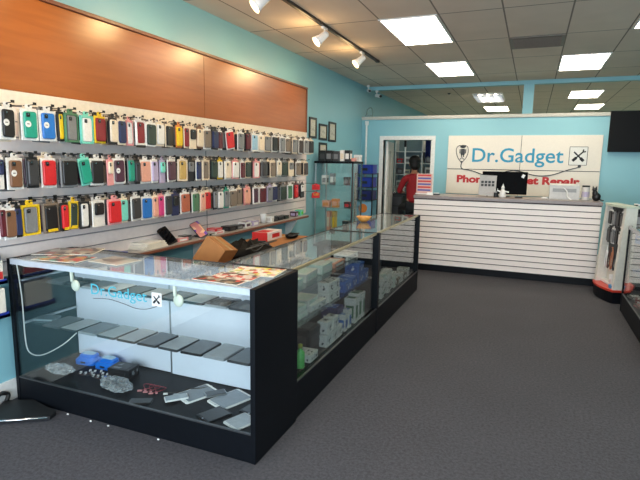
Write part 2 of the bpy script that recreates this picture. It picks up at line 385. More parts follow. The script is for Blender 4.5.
# ------------------------------------------------------------------ track light
TX = -2.2
tr = thing('track_lighting', 'dark track rail on the ceiling that carries the white spotlights', 'track light', (TX, 4.5, ZC))
MB().box((0, 0, -0.014), (0.035, 5.8, 0.028)).build('rail', mat('dark_track', (44, 38, 34), 0.4), tr)
MB().box((0, 2.87, -0.016), (0.045, 0.08, 0.032)).build('end_cap', BLACK, tr)
def spot(y, label, z=-0.03):
    t = thing('track_spotlight', label, 'spotlight', (TX, y, ZC - 0.028), 0, 'white spotlights on the ceiling track')
    MB().box((0, 0, -0.012), (0.035, 0.12, 0.024), bev=0.004).cyl((0, 0, -0.02), (0, 0, -0.07), 0.008).build('adapter', WHITE, t)
    d = Vector((-0.56, -0.50, -0.62)).normalized(); c = Vector((0, 0, -0.085)); a = c - d * 0.045; q = d.to_track_quat('Z', 'Y').to_matrix().to_4x4()
    M = Matrix.Translation(a) @ q
    MB().lathe([(0, 0), (0.02, 0), (0.036, 0.012), (0.04, 0.05), (0.045, 0.10), (0.062, 0.165), (0.058, 0.165), (0.042, 0.11)], M=M).build('lamp_housing', WHITE, t)
    MB().lathe([(0, 0.158), (0.03, 0.156), (0.054, 0.148), (0.052, 0.14), (0, 0.13)], M=M).build('bulb', emis('warm_bulb', (255, 214, 140), 22.0), t)
    l = bpy.data.lights.new('spot_beam', 'SPOT'); l.energy = 20; l.color = (1.0, 0.72, 0.36); l.spot_size = math.radians(115); l.spot_blend = 0.9; l.shadow_soft_size = 0.05
    o = bpy.data.objects.new('spot_beam', l); COL.objects.link(o); o.parent = t; o.location = a + d * 0.19; o.rotation_euler = d.to_track_quat('-Z', 'Y').to_euler()
    g = bpy.data.lights.new('bulb_glow', 'POINT'); g.energy = 7; g.color = (1.0, 0.66, 0.3); g.shadow_soft_size = 0.14
    o = bpy.data.objects.new('bulb_glow', g); COL.objects.link(o); o.parent = t; o.location = a + d * 0.27
spot(4.0, 'white track spotlight nearest the viewer, cut by the top edge')
spot(5.33, 'white track spotlight, middle one of the three in view')
spot(6.65, 'white track spotlight, farthest one near the end of the track')
spot(2.7, 'white track spotlight closest to the entrance, above the photo')
# ------------------------------------------------------------------ wood panel and slat board on the left wall
wp = thing('wood_wall_panel', 'glossy orange wood veneer panel above the hanging phone cases', 'wall panel', (XL, 3.4, 2.04))
MB().b2((0.002, -3.4, 0), (0.022, 1.0, 0.61)).build('veneer_board', WOODP, wp)
MB().b2((0.002, 1.006, 0), (0.022, 3.5, 0.61)).build('veneer_board', WOODP, wp)
MB().b2((0.002, -3.4, 0.612), (0.04, 3.53, 0.64), bev=0.004).b2((0.002, 3.502, 0), (0.034, 3.53, 0.61), bev=0.004).build('edge_trim', WOODE, wp)
MB().b2((0.002, 1.0, 0), (0.018, 1.006, 0.61)).build('seam', BLACK, wp)
sb = thing('slat_wall_board', 'grey slat board on the left wall that holds the phone case hooks', 'slat board', (XL, 3.4, 0.86))
bd = MB()
zz = -0.01
while zz < 1.05:
    bd.b2((0.004, -3.4, zz), (0.024, 3.5, zz + 0.090)); zz += 0.1
bd.b2((0.002, -3.4, 0), (0.010, 3.5, 1.09), m=1)
bd.build('slats', [SLATG, GROOVEG], sb)
MB().b2((0.002, -3.4, 1.09), (0.026, 3.5, 1.178), bev=0.002).build('header_strip', CREAM, sb)
MB().b2((0.002, 3.5, 0), (0.03, 3.52, 1.178)).build('end_strip', SLATG, sb)
MB().b2((0.0245, 1.0, 0.0), (0.026, 1.008, 1.09)).build('seam', DARK, sb)
# ------------------------------------------------------------------ phone case packs hanging on the slat board
PC = {'white': (226, 224, 220), 'black': (24, 24, 26), 'teal': (32, 150, 126), 'blue': (38, 112, 190), 'yellow': (226, 190, 30), 'green': (70, 120, 88), 'grey': (120, 122, 124),
 'mint': (120, 208, 190), 'dark red': (128, 24, 32), 'cream': (226, 210, 186), 'navy': (34, 44, 84), 'pink': (222, 150, 150), 'dark green': (46, 62, 54), 'orange': (212, 130, 60),
 'brown': (120, 84, 60), 'taupe': (122, 108, 94), 'maroon': (92, 28, 38), 'red': (204, 38, 42), 'light blue': (150, 188, 210), 'dark brown': (64, 48, 42), 'charcoal': (56, 56, 58),
 'plum': (78, 44, 60), 'peach': (222, 160, 138), 'lavender': (178, 166, 196), 'gold': (190, 158, 92), 'magenta': (206, 60, 120), 'terracotta': (176, 96, 70)}
def pm(c): return mat('pack_' + c.replace(' ', '_'), PC[c], 0.38, var=0.08, scale=60)
MESHES = {}
def once(key, fn):
    if key not in MESHES: MESHES[key] = fn()
    return MESHES[key]
H = 0.195
def pack_card(w, a, t):
    """pack body in x=normal, y=width, hanging from z=0 down"""
    def mk():
        mb = MB().plate((0, 0, -H / 2 - 0.012), w, H, 0.007, 0.006, axis='x')
        mb.plate((0, 0, 0.002), w * 0.42, 0.032, 0.003, 0.012, axis='x')
        if t in 'fy':
            for s in (-1, 1): mb.box((0.008, s * (w / 2 - 0.004), -H / 2 - 0.012), (0.012, 0.008, H - 0.004), bev=0.002)
            mb.box((0.008, 0, -0.018), (0.012, w, 0.014), bev=0.002); mb.box((0.008, 0, -H - 0.004), (0.012, w, 0.014), bev=0.002)
        mb.cyl((0.001, 0, 0.007), (0.0045, 0, 0.007), 0.006, n=8, m=1)
        return mb.mesh('pack_card', [pm(a), BLACK])
    return once(('card', w, a, t), mk)
def pack_case(w, c, t):
    def mk():
        wide = {'w': 0.74, 'f': 0.7, 'y': 0.8, 'h': 0.7, 'p': 0.86, 's': 0.8, 't': 0.86}[t]
        hh = 0.84 if t not in 'h' else 0.46; zc = -H / 2 - 0.012 - (0 if t != 'h' else -0.035)
        cw = w * wide
        mb = MB().plate((0.010, 0, zc), cw, H * hh, 0.014, min(0.016, cw * 0.3), axis='x')
        z1 = zc + H * hh / 2 - 0.022
        mb.plate((0.0185, -cw * 0.22, z1), min(0.026, cw * 0.34), 0.026, 0.003, 0.006, m=1, axis='x')
        mb.cyl((0.0195, -cw * 0.22, z1 + 0.004), (0.021, -cw * 0.22, z1 + 0.004), 0.005, n=8, m=2)
        if t in 'ys': mb.box((0.018, 0, -H + 0.006), (0.003, cw * 0.8, 0.018), m=3)
        if t == 's': mb.box((0.018, cw * 0.2, -H * 0.5), (0.003, cw * 0.22, H * 0.7), m=4)
        return mb.mesh('phone_case', [pm(c), BLACK, CHROME, pm('yellow'), pm('red')])
    return once(('case', w, c, t), mk)
def pack_sticker():
    return once('sticker', lambda: MB().cyl((0.0175, -0.022, -0.105), (0.0188, -0.022, -0.105), 0.020, n=20).box((0.0192, -0.022, -0.105), (0.0006, 0.018, 0.005), m=1).mesh('price_sticker', [WHITE, DARK]))
def hang_pack(loc, rot, w, a, c, t, label, group, detail=True, cat='phone case pack'):
    w = round(w, 2)
    o = link('phone_case_pack', pack_card(w, a, t), None, loc, rot); tag(o, label, cat, group)
    k = link('phone_case', pack_case(w, c, t), o)
    if t == 'w' and detail: link('price_sticker', pack_sticker(), k)
    return o
ORD = ['first', 'second', 'third', 'fourth', 'fifth', 'sixth', 'seventh', 'eighth', 'ninth', 'tenth', 'eleventh', 'twelfth', 'thirteenth', 'fourteenth', 'fifteenth', 'sixteenth', 'seventeenth', 'eighteenth', 'nineteenth', 'twentieth']
ORD += [('twenty-' if k < 30 else 'thirty-') + ORD[k % 10 - 1] if k % 10 else 'thirtieth' for k in range(21, 40)]
ROWS = [
    ('top', 1.82, [(2.146, 0.114, 'white', 'black', 'w'), (2.292, 0.118, 'white', 'teal', 'w'), (2.421, 0.127, 'white', 'blue', 'w'), (2.512, 0.05, 'black', 'yellow', 'f'), (2.592, 0.123, 'green', 'grey', 'f'), (2.728, 0.123, 'mint', 'white', 'f'), (2.845, 0.121, 'yellow', 'dark red', 'p'), (2.96, 0.089, 'black', 'cream', 'p'), (3.05, 0.092, 'cream', 'navy', 'p'), (3.145, 0.075, 'pink', 'white', 'f'), (3.244, 0.124, 'white', 'dark red', 'f'), (3.371, 0.131, 'white', 'dark green', 'p'), (3.493, 0.113, 'cream', 'white', 'p'), (3.621, 0.132, 'cream', 'black', 'p'), (3.743, 0.097, 'orange', 'yellow', 'p'), (3.843, 0.087, 'cream', 'dark red', 'p'), (3.931, 0.12, 'cream', 'black', 'h'), (4.054, 0.126, 'brown', 'cream', 'p'), (4.166, 0.115, 'white', 'taupe', 'p'), (4.301, 0.138, 'black', 'navy', 'p'), (4.406, 0.09, 'white', 'maroon', 'p'), (4.572, 0.14, 'white', 'red', 't'), (4.768, 0.14, 'white', 'grey', 'p'), (4.935, 0.107, 'black', 'maroon', 'p'), (5.067, 0.14, 'white', 'light blue', 'f'), (5.228, 0.14, 'white', 'cream', 'p'), (5.397, 0.14, 'cream', 'grey', 'p'), (5.575, 0.14, 'white', 'black', 'p'), (5.763, 0.14, 'white', 'grey', 'p'), (5.933, 0.14, 'white', 'taupe', 'p'), (6.112, 0.14, 'cream', 'grey', 'p'), (6.3, 0.14, 'white', 'dark brown', 'p'), (6.497, 0.14, 'white', 'grey', 'p'), (6.67, 0.14, 'cream', 'black', 'p')]),
    ('middle', 1.52, [(2.07, 0.05, 'white', 'navy', 'h'), (2.166, 0.125, 'white', 'brown', 'w'), (2.275, 0.091, 'black', 'charcoal', 'p'), (2.406, 0.121, 'white', 'red', 'p'), (2.546, 0.138, 'grey', 'black', 'p'), (2.681, 0.105, 'mint', 'teal', 't'), (2.807, 0.13, 'white', 'black', 'p'), (2.912, 0.068, 'pink', 'cream', 'h'), (3.012, 0.133, 'white', 'plum', 'w'), (3.138, 0.076, 'grey', 'teal', 'p'), (3.205, 0.056, 'black', 'charcoal', 'p'), (3.308, 0.14, 'white', 'peach', 'p'), (3.403, 0.086, 'white', 'lavender', 'p'), (3.503, 0.089, 'lavender', 'mint', 'h'), (3.621, 0.14, 'white', 'plum', 'p'), (3.773, 0.128, 'cream', 'gold', 'f'), (3.905, 0.12, 'black', 'grey', 'h'), (4.012, 0.094, 'white', 'navy', 'p'), (4.14, 0.14, 'cream', 'taupe', 'f'), (4.292, 0.122, 'black', 'dark green', 'p'), (4.399, 0.108, 'yellow', 'white', 'p'), (4.528, 0.132, 'white', 'cream', 'p'), (4.663, 0.14, 'pink', 'white', 'p'), (4.805, 0.104, 'white', 'maroon', 'p'), (4.953, 0.14, 'cream', 'dark green', 'p'), (5.133, 0.14, 'pink', 'white', 'f'), (5.298, 0.14, 'grey', 'charcoal', 'p'), (5.498, 0.14, 'cream', 'taupe', 'p'), (5.684, 0.136, 'white', 'cream', 'p'), (5.851, 0.14, 'grey', 'dark green', 'p'), (6.056, 0.14, 'cream', 'grey', 'h'), (6.274, 0.14, 'white', 'taupe', 'p'), (6.506, 0.14, 'cream', 'dark brown', 'p')]),
    ('bottom', 1.22, [(2.045, 0.05, 'white', 'maroon', 'p'), (2.096, 0.084, 'white', 'brown', 'p'), (2.148, 0.05, 'black', 'navy', 'p'), (2.244, 0.126, 'yellow', 'grey', 'f'), (2.39, 0.13, 'taupe', 'black', 'y'), (2.5, 0.073, 'black', 'red', 's'), (2.583, 0.076, 'yellow', 'dark green', 'y'), (2.669, 0.097, 'black', 'white', 'f'), (2.796, 0.14, 'white', 'black', 'h'), (2.942, 0.14, 'pink', 'red', 'p'), (3.046, 0.085, 'cream', 'mint', 'p'), (3.165, 0.134, 'white', 'charcoal', 'p'), (3.316, 0.131, 'white', 'blue', 'p'), (3.413, 0.075, 'cream', 'peach', 'p'), (3.489, 0.077, 'pink', 'magenta', 'p'), (3.567, 0.106, 'white', 'charcoal', 'p'), (3.662, 0.11, 'navy', 'black', 'h'), (3.804, 0.14, 'white', 'terracotta', 'p'), (3.97, 0.14, 'white', 'green', 'p'), (4.065, 0.081, 'cream', 'peach', 'p'), (4.164, 0.134, 'cream', 'red', 'p'), (4.284, 0.105, 'black', 'grey', 'p'), (4.373, 0.108, 'grey', 'white', 'p'), (4.483, 0.113, 'teal', 'grey', 'p'), (4.618, 0.138, 'white', 'taupe', 'p'), (4.759, 0.124, 'cream', 'taupe', 'p'), (4.928, 0.14, 'pink', 'peach', 'p'), (5.084, 0.137, 'white', 'plum', 'f'), (5.273, 0.14, 'white', 'maroon', 'p'), (5.422, 0.127, 'lavender', 'grey', 'p'), (5.578, 0.14, 'white', 'navy', 'p'), (5.797, 0.14, 'grey', 'dark green', 'p'), (5.971, 0.14, 'white', 'green', 'f'), (6.185, 0.14, 'maroon', 'red', 'p'), (6.379, 0.14, 'black', 'white', 'h')]),
]
hk = {}
nh = 0
for row, zc, L in ROWS:
    n = len(L)
    for i, (y, w, a, c, t) in enumerate(L):
        zt = zc + H / 2 + 0.012 + random.uniform(-0.006, 0.006)
        far = y > 4.4
        depth = 3 if far else (1 if y < 2.6 else 2)
        xf = -2.93 + random.uniform(-0.015, 0.01)
        yw = random.uniform(-0.10, 0.10) + (0.10 if not far else 0.0); rl = random.uniform(-0.03, 0.03)
        if t == 't': rl = 0.16
        if (row, i) in (('bottom', 6),): rl = -0.08
        hang_pack((xf, y, zt), (rl, 0, yw), w, a, c, t, f'{a} pack with {c} phone case, {ORD[i]} from left on the {row} hook row', f'front packs on the {row} hook row', detail=(y < 3.4))
        for k in range(1, depth + 1):
            if far and k == 3 and (i % 2): continue
            a2, c2 = random.choice([('taupe', 'grey'), ('cream', 'charcoal'), ('grey', 'black'), ('black', 'grey'), ('white', 'taupe'), ('charcoal', 'taupe'), ('taupe', 'charcoal'), ('grey', 'plum') if row != 'top' else ('white', 'dark brown')])  # muted pack colours, the dark ones painting in the shadow gaps between packs
            pos = ['', 'hanging right behind', 'hanging second behind', 'hanging deepest behind'][k]
            hang_pack((xf - 0.046 * k, y + random.uniform(-0.022, 0.022), zt + random.uniform(-0.012, 0.010)), (random.uniform(-0.05, 0.05), 0, yw + random.uniform(-0.1, 0.1)), w, a2, c2, 'p',
                      f'{a2} pack {pos} the {c} one, {ORD[i]} from left, {row} hook row', f'packs hanging behind others on the {row} hook row')
        # hook: wire arm with a black front plate
        if nh < 98:
            nh += 1
            h = MB().tube([(XL + 0.02, y, zt + 0.010), (-2.95, y, zt + 0.010), (-2.885, y, zt + 0.014)], 0.0028, n=6, sub=1).box((XL + 0.028, y, zt + 0.005), (0.008, 0.024, 0.04)).box((-2.886, y, zt + 0.018), (0.004, 0.022, 0.016))
            h.v = [(p[0] - XL, p[1] - 3.4, p[2] - 0.86) for p in h.v]
            h.build('hook', BLACK, sb)
# ------------------------------------------------------------------ wall ledge
LZ, LX = 0.856, -2.945
lg = thing('wall_ledge', 'long grey ledge with a red brown front edge under the slat board', 'ledge', (XL, 4.8, 0))
MB().b2((0.002, -2.08, LZ - 0.03), (LX - XL, 1.84, LZ), bev=0.003).build('ledge_top', mat('grey_ledge_laminate', (150, 144, 140), 0.35), lg)
MB().b2((LX - XL + 0.0005, -2.08, LZ - 0.035), (LX - XL + 0.008, 1.84, LZ - 0.008), bev=0.003).build('edge_band', WOODE, lg)
for y in (-1.95, -0.6, 0.6, 1.5):
    MB().prism([(0.002, -0.30), (0.002, 0), (0.17, 0), (0.17, -0.03)], y - 0.015, y + 0.015, M=Matrix(((1, 0, 0, 0), (0, 0, 1, 0), (0, 1, 0, LZ - 0.031), (0, 0, 0, 1)))).build('bracket', TRIMW, lg)

# ------------------------------------------------------------------ glass display cases
def display_case(label, loc, rz, L, kick, shelves, post=False, thick=0.03, back=BACKP, D=0.51, HT=0.97, railmat=None, group=None, inset=0.0, rail_h=0.035, fglass=None):
    """front faces local -y, width along x from -L/2 to L/2, depth y 0..D"""
    t = thing('glass_display_case', label, 'display case', loc, rz, group)
    railmat = railmat or ALU
    MB().b2((-L/2 + thick, 0.012, 0), (L/2 - thick, D - 0.01, kick)).b2((-L/2 + thick, 0.004, 0.0), (L/2 - thick, 0.014, kick + 0.006)).build('base', BLACKP, t)
    MB().b2((-L/2 + thick, 0.002, kick + 0.006), (L/2 - thick, 0.016, kick + 0.014)).build('lower_rail', mat('dull_metal_rail', (96, 98, 100), 0.35, 0.8), t)
    for s in (-1, 1):
        a, b = (s * (L/2 - thick), s * L/2)
        pnl = MB()
        if post and s in post:
            pnl.b2((a, 0, 0), (b, 0.04, HT), bev=0.002).b2((a, D - 0.04, 0), (b, D, HT), bev=0.002).b2((a, 0.04, 0), (b, D - 0.04, kick + 0.02))
            pnl.build('end_panel', BLACKP, t)
            g = MB().b2(((a + b) / 2 - 0.003, 0.04, kick + 0.02), ((a + b) / 2 + 0.003, D - 0.04, HT - 0.006)); g.build('end_glass', GLASS, t)
        else:
            pnl.b2((a, 0, 0), (b, D, HT), bev=0.002).build('end_panel', BLACKP, t)
    fy = 0.008 + inset
    MB().b2((-L/2 + thick, fy, kick + 0.01), (L/2 - thick, fy + 0.006, HT - 0.006)).build('front_glass', fglass or GLASS, t)
    MB().b2((-L/2 + thick, fy + 0.007, HT - 0.008), (L/2 - thick, D - 0.004, HT - 0.002)).build('top_glass', GLASST, t)
    MB().b2((-L/2 + thick, inset, HT - rail_h), (L/2 - thick, inset + 0.007, HT), bev=0.001).b2((-L/2 + thick, inset, HT - 0.002), (L/2 - thick, inset + 0.02, HT + 0.001)).build('top_rail', railmat, t)
    MB().b2((-L/2 + thick, D - 0.022, HT - 0.022), (L/2 - thick, D, HT - 0.009)).b2((-L/2 + thick, D - 0.004, HT - 0.009), (L/2 - thick, D, HT + 0.001)).build('rear_rail', DARK, t)
    for s in (-1, 1):
        dl = MB(); x0, x1 = (-L/2 + thick, 0.02) if s < 0 else (-0.02, L/2 - thick); yy = D - 0.018 if s < 0 else D - 0.030
        dl.b2((x0, yy, kick + 0.005), (x1, yy + 0.008, HT - 0.024)); p = dl.build('rear_sliding_door', back, t)
        MB().b2((x1 - 0.012 if s < 0 else x0, yy - 0.003, kick + 0.005), (x1 if s < 0 else x0 + 0.012, yy, HT - 0.024)).build('door_stile', ALU, p)
    for z, y0, y1 in shelves:
        sh = MB().b2((-L/2 + thick + 0.004, y0, z - 0.006), (L/2 - thick - 0.004, y1, z)).build('glass_shelf', GLASS, t)
        br = MB()
        for x in (-L/2 + thick + 0.01, L/2 - thick - 0.01):
            br.b2((x - 0.008, y0 + 0.01, z - 0.02), (x + 0.008, D - 0.032, z - 0.0065))
        br.build('shelf_bracket', ALU, sh)
    return t
FC = display_case('black framed glass display case nearest the viewer with teal lettering on its glass', (-2.18, 2.18, 0), 0, 1.84, 0.155, [(0.54, 0.05, 0.27), (0.83, 0.05, 0.24)], railmat=mat('pale_blue_metal_rail', (196, 206, 216), 0.3, 0.3))
A1 = display_case('long glass display case along the aisle beside the near case, holding white and blue boxes', (-1.27, 3.605, 0), PI / 2, 1.82, 0.235, [(0.56, 0.05, 0.36), (0.80, 0.05, 0.25)], thick=0.025, inset=0.022, rail_h=0.016, fglass=GLASSA, railmat=mat('gold_metal_rail', (176, 166, 132), 0.3, 0.5))
A2 = display_case('farthest glass display case along the aisle, just before the slatted white counter', (-1.27, 5.44, 0), PI / 2, 1.84, 0.235, [(0.56, 0.05, 0.36)], thick=0.025, inset=0.022, rail_h=0.016, fglass=GLASSA, railmat=MATS['gold_metal_rail'], back=DARK)
RC = display_case('dark glass display case cut off by the right edge of the photo', (1.03, 5.54, 0), -PI / 2, 1.84, 0.19, [(0.5, 0.05, 0.4)], post=(-1,), thick=0.03, back=BLACKP)
# lettering, tool tile and cord decal on the front glass of the nearest case
GL = lambda x, z: Matrix.Translation((x, 0.0065, z)) @ Matrix(((1, 0, 0, 0), (0, 0, -1, 0), (0, 1, 0, 0), (0, 0, 0, 1)))
LET = mat('pale_teal_decal', (70, 172, 192), 0.5)
tx = text('shop_lettering', 'Dr.Gadget', 0.1, GL(-0.205, 0.795), LET, FC, bold=0.0, depth=0.001, width=0.42, height=0.085)
def tool_icon(parent, x, z, s, y, M0=None, name='tool_icon'):
    M = Matrix.Translation((x, y, z))
    tl = MB().plate((0, 0, 0), s, s * 1.12, 0.002, s * 0.06, axis='y'); tl.v = [tuple(M @ Vector(p)) for p in tl.v]
    tile = tl.build('icon_tile', mat('icon_tile_white', (222, 222, 218), 0.5), parent)
    ic = MB()
    for sg in (-1, 1): ic.box((0, -0.003, 0), (s * 0.72, 0.002, s * 0.09), rot=(0, sg * PI / 4, 0))
    ic.box((-s * 0.2, -0.003, -s * 0.2), (s * 0.3, 0.002, s * 0.17), rot=(0, -PI / 4, 0)); ic.box((s * 0.22, -0.003, -s * 0.22), (s * 0.26, 0.002, s * 0.17), rot=(0, PI / 4, 0))
    for a in (0.2, 1.37): ic.box((s * (0.24 + 0.07 * math.cos(a)), -0.003, s * (0.24 + 0.07 * math.sin(a))), (s * 0.2, 0.002, s * 0.08), rot=(0, -a, 0))
    ic.v = [tuple(M @ Vector(p)) for p in ic.v]; ic.build('crossed_tools', BLACK, tile)
    if s > 0.15:
        fr_ = MB()
        for dx, dz, w, h in ((0, s * 0.56, s, 0.008), (0, -s * 0.56, s, 0.008), (s / 2, 0, 0.008, s * 1.12), (-s / 2, 0, 0.008, s * 1.12)): fr_.box((x + dx, y - 0.002, z + dz), (w, 0.003, h))
        fr_.build('icon_border', DARK, tile)
    return tile
tool_icon(FC, 0.285, 0.84, 0.07, 0.0065)
MB().tube([(-0.19, 0.005, 0.79), (-0.07, 0.005, 0.80), (0.05, 0.005, 0.785), (0.13, 0.005, 0.77), (0.21, 0.005, 0.775), (0.285, 0.005, 0.80)], 0.0018, n=6).build('cord_decal', DARK, FC)
# white pucks hanging from the top rail, white power cord inside the left end
for x, lb in ((-0.375, None), (0.40, None)):
    MB().tube([(x, 0.02, 0.955), (x, 0.022, 0.90), (x, 0.024, 0.87)], 0.010, n=8).ell((x + 0.012, 0.036, 0.842), (0.034, 0.014, 0.036)).build('door_sensor', mat('ivory_plastic', (222, 222, 206), 0.4), FC)
MB().tube([(-0.885, 0.04, 0.955), (-0.884, 0.06, 0.7), (-0.880, 0.06, 0.4), (-0.878, 0.09, 0.30), (-0.872, 0.18, 0.26), (-0.87, 0.34, 0.28), (-0.868, 0.46, 0.33)], 0.004).build('power_cord', WHITE, FC)
MB().tube([(-0.885, 0.04, 0.955), (-0.84, 0.03, 0.93), (-0.74, 0.03, 0.925), (-0.62, 0.03, 0.94)], 0.003).build('power_cord', WHITE, FC)

# ------------------------------------------------------------------ small item builders
def device(name, label, cat, loc, rz, w, h, body, face, tilt=(0, 0), group=None, t=0.009, button=False):
    o = thing(name, label, cat, loc, (tilt[0], tilt[1], rz), group)
    MB().plate((0, 0, t / 2), w, h, t, w * 0.09, axis='z').build('body', body, o)
    s = MB().plate((0, 0, t + 0.0006), w * 0.9, h * (0.84 if button else 0.92), 0.001, w * 0.04, axis='z').build('screen', face, o)
    if button: MB().cyl((0, -h * 0.46, t), (0, -h * 0.46, t + 0.0012), w * 0.04, n=12).build('home_button', ALU, o)
    return o
def carton(name, label, loc, rz, d, body, panel=None, cat='box', group=None, rot=None, panel_face='top', lid=True):
    o = thing(name, label, cat, loc, rot or (0, 0, rz), group)
    w, l, h = d
    MB().box((0, 0, h / 2), (w, l, h), bev=min(d) * 0.05).build('box_body', body, o)
    if lid:
        MB().box((0, 0, h * 0.86), (w + 0.003, l + 0.003, h * 0.26), bev=0.001).build('box_lid', body, o)
    if panel:
        p = MB()
        p.box((0, 0, h + 0.0004), (w * 0.7, l * 0.7, 0.0012)); e = 0.0022 if lid else 0.0008
        p.box((w / 2 + e - 0.0004, 0, h * 0.45), (0.0012, l * 0.7, h * 0.5)); p.box((0, -l / 2 - e + 0.0004, h * 0.45), (w * 0.7, 0.0012, h * 0.5))
        p.box((-w / 2 - e + 0.0004, 0, h * 0.45), (0.0012, l * 0.7, h * 0.5))
        p.build('printed_label', panel, o)
    return o
# devices on the two glass shelves of the near case
fx = lambda x: -2.18 + x
BODS = [DARK, BLACK, mat('silver_back', (150, 156, 162), 0.3, 0.4), DARK, BLACK, DARK]
FCS = [GREYS, SCREEN, mat('slate_screen_reflection', (112, 120, 128), 0.25), GREYS, mat('mid_screen_reflection', (120, 130, 138), 0.2), SCREEN]
CN = {id(GREYS): 'pale grey', id(SCREEN): 'black'}
low = ['slate', 'pale grey', 'slate', 'pale grey', 'pale grey', 'slate', 'pale grey', 'slate', 'pale grey', 'slate', 'silver', 'black', 'silver', 'silver', 'black']
cm = {'black': SCREEN, 'pale grey': GREYS, 'slate': MATS.get('slate_screen_reflection') or FCS[2], 'silver': mat('silver_screen_reflection', (196, 204, 212), 0.3)}  # shelf screens are dark; slate, grey and silver paint in their reflection
for sh, z, y, n, x0, x1, L in (('lower', 0.541, 0.132, 10, -0.60, 0.80, low), ('upper', 0.831, 0.128, 10, -0.56, 0.80, ['slate', 'black', 'slate', 'silver', 'slate', 'pale grey', 'slate', 'pale grey', 'black', 'slate', 'silver', 'pale grey', 'slate', 'silver', 'slate'])):
    for i in range(n):
        x = x0 + (x1 - x0) * i / (n - 1)
        device('display_tablet', f'{L[i]} faced tablet on the {sh} glass shelf of the near case, {ORD[i]} from left', 'tablet', (fx(x), 2.18 + y, z), random.uniform(-0.04, 0.03), 0.146 if sh == 'lower' else 0.14, 0.215 if sh == 'lower' else 0.175, BODS[i % 6], cm[L[i]], t=0.012, group=f'tablets on the {sh} shelf of the near case')
carton('clear_phone_tray', 'pale phone parts tray at the left end of the lower glass shelf', (fx(-0.77), 2.33, 0.541), 0.3, (0.13, 0.1, 0.012), mat('frosted_plastic', (120, 134, 140), 0.2), panel=None, cat='tray', lid=False)
# deck of the near case
DK = 0.1555
def blue_case(label, loc, rz):
    o = thing('blue_accessory_case', label, 'accessory case', loc, rz, 'blue rounded cases in the near case')
    b = MB().plate((0, 0, 0.022), 0.165, 0.115, 0.044, 0.035, axis='z', seg=7).plate((0, 0.01, 0.052), 0.13, 0.085, 0.026, 0.03, axis='z', seg=7)
    b.build('case_shell', mat('bright_blue_plastic', (20, 112, 214), 0.35), o)
    MB().plate((0, 0.012, 0.066), 0.10, 0.055, 0.004, 0.02, axis='z', seg=7).build('pale_top_sheen', mat('pale_blue_sheen', (160, 196, 222), 0.2), o)  # pale plate paints in the reflection on the glossy blue top
    MB().box((0, -0.058, 0.02), (0.04, 0.006, 0.012), bev=0.002).build('latch', BLACK, o)
    return o
blue_case('bright blue rounded case with a painted pale sheen, left one of the pair', (-2.87, 2.575, DK), 0.12)
blue_case('bright blue rounded case with a painted pale sheen, right one beside the black box', (-2.68, 2.57, DK), 0.05)
o = carton('black_accessory_box', 'black printed accessory box right of the blue game controllers', (-2.47, 2.50, DK), 0.12, (0.16, 0.12, 0.07), BLACK, panel=printed('dark_print', [(14, 14, 16), (30, 30, 34), (120, 124, 130), (20, 20, 22)], 40))
def bag(label, loc, r, cat='plastic bag', seed=1, rz=0):
    rnd = random.Random(seed); o = thing('plastic_bag', label, cat, loc, rz)
    mb = MB(); mb.ell((0, 0, r[2]), r, n=22, k=14)
    mb.v = [(x * (1 + rnd.uniform(-0.14, 0.14)), y * (1 + rnd.uniform(-0.14, 0.14)), max(0.001, z * (1 + rnd.uniform(-0.2, 0.2)))) for x, y, z in mb.v]
    mb.sm = [False] * len(mb.sm)
    mb.build('film', BAGM, o)
    mb = MB()
    for k in range(4):
        a = rnd.uniform(0, 6); pts = [(r[0] * 0.55 * math.cos(a + j), r[1] * 0.55 * math.sin(a + j * 1.3), 0.008 + 0.006 * ((j + k) % 3)) for j in range(5)]
        mb.tube(pts, 0.003, n=6)
    mb.build('wire_bundle', DARK, o)
    return o
bag('crumpled clear bag at the left end of the near case floor', (-2.90, 2.36, DK), (0.12, 0.06, 0.028), seed=3)
bag('clear bag with grey cables in the middle of the near case floor', (-2.38, 2.34, DK), (0.15, 0.075, 0.026), seed=5, rz=-0.3)
def cable(label, pts, r, m, plug, ends=(0, -1), cat='cable', name='usb_cable'):
    o = thing(name, label, cat, pts[0]); b = Vector(pts[0])
    P = [Vector(p) - b for p in pts]
    MB().tube(P, r).build('cord', m, o)
    for e in ends:
        p, q = P[e], P[1 if e == 0 else -2]; d = (p - q).normalized()
        MB().box(p + d * 0.012, (0.028, 0.014, 0.008), bev=0.001, rot=(0, 0, math.atan2(d.y, d.x))).build('plug', plug, o)
    return o
rc = random.Random(11)
for i in range(7):
    x = -2.74 + 0.038 * i; y = 2.38 + rc.uniform(-0.02, 0.03)
    cable(f'thin cable with white plug in the tangle beside the blue controllers, {ORD[i]} from left', [(x, y, DK + 0.02), (x + 0.02, y - 0.03, DK + 0.03), (x + 0.03, y - 0.01, DK + 0.012), (x + 0.05, y + 0.03, DK + 0.014), (x + 0.03, y + 0.055, DK + 0.014)], 0.003, DARK if i % 2 else mat('brown_cord', (80, 56, 50), 0.5), WHITE)
for i in range(3):
    x = -2.20 + 0.045 * i
    cable(f'dark red coiled cable on the case floor below the seam, {ORD[i]} from left', [(x, 2.37, DK + 0.006), (x + 0.05, 2.40, DK + 0.02), (x + 0.03, 2.46, DK + 0.008), (x - 0.03, 2.43, DK + 0.016), (x + 0.01, 2.39, DK + 0.008)], 0.0032, mat('dark_red_cord', (112, 26, 40), 0.5), mat('pink_plug', (196, 130, 130), 0.4))
cable('black charging cable with a white plug right of the red cables', [(-2.02, 2.40, DK + 0.006), (-1.96, 2.44, DK + 0.012), (-1.94, 2.50, DK + 0.008), (-1.88, 2.53, DK + 0.01), (-1.84, 2.58, DK + 0.006)], 0.005, BLACK, WHITE)
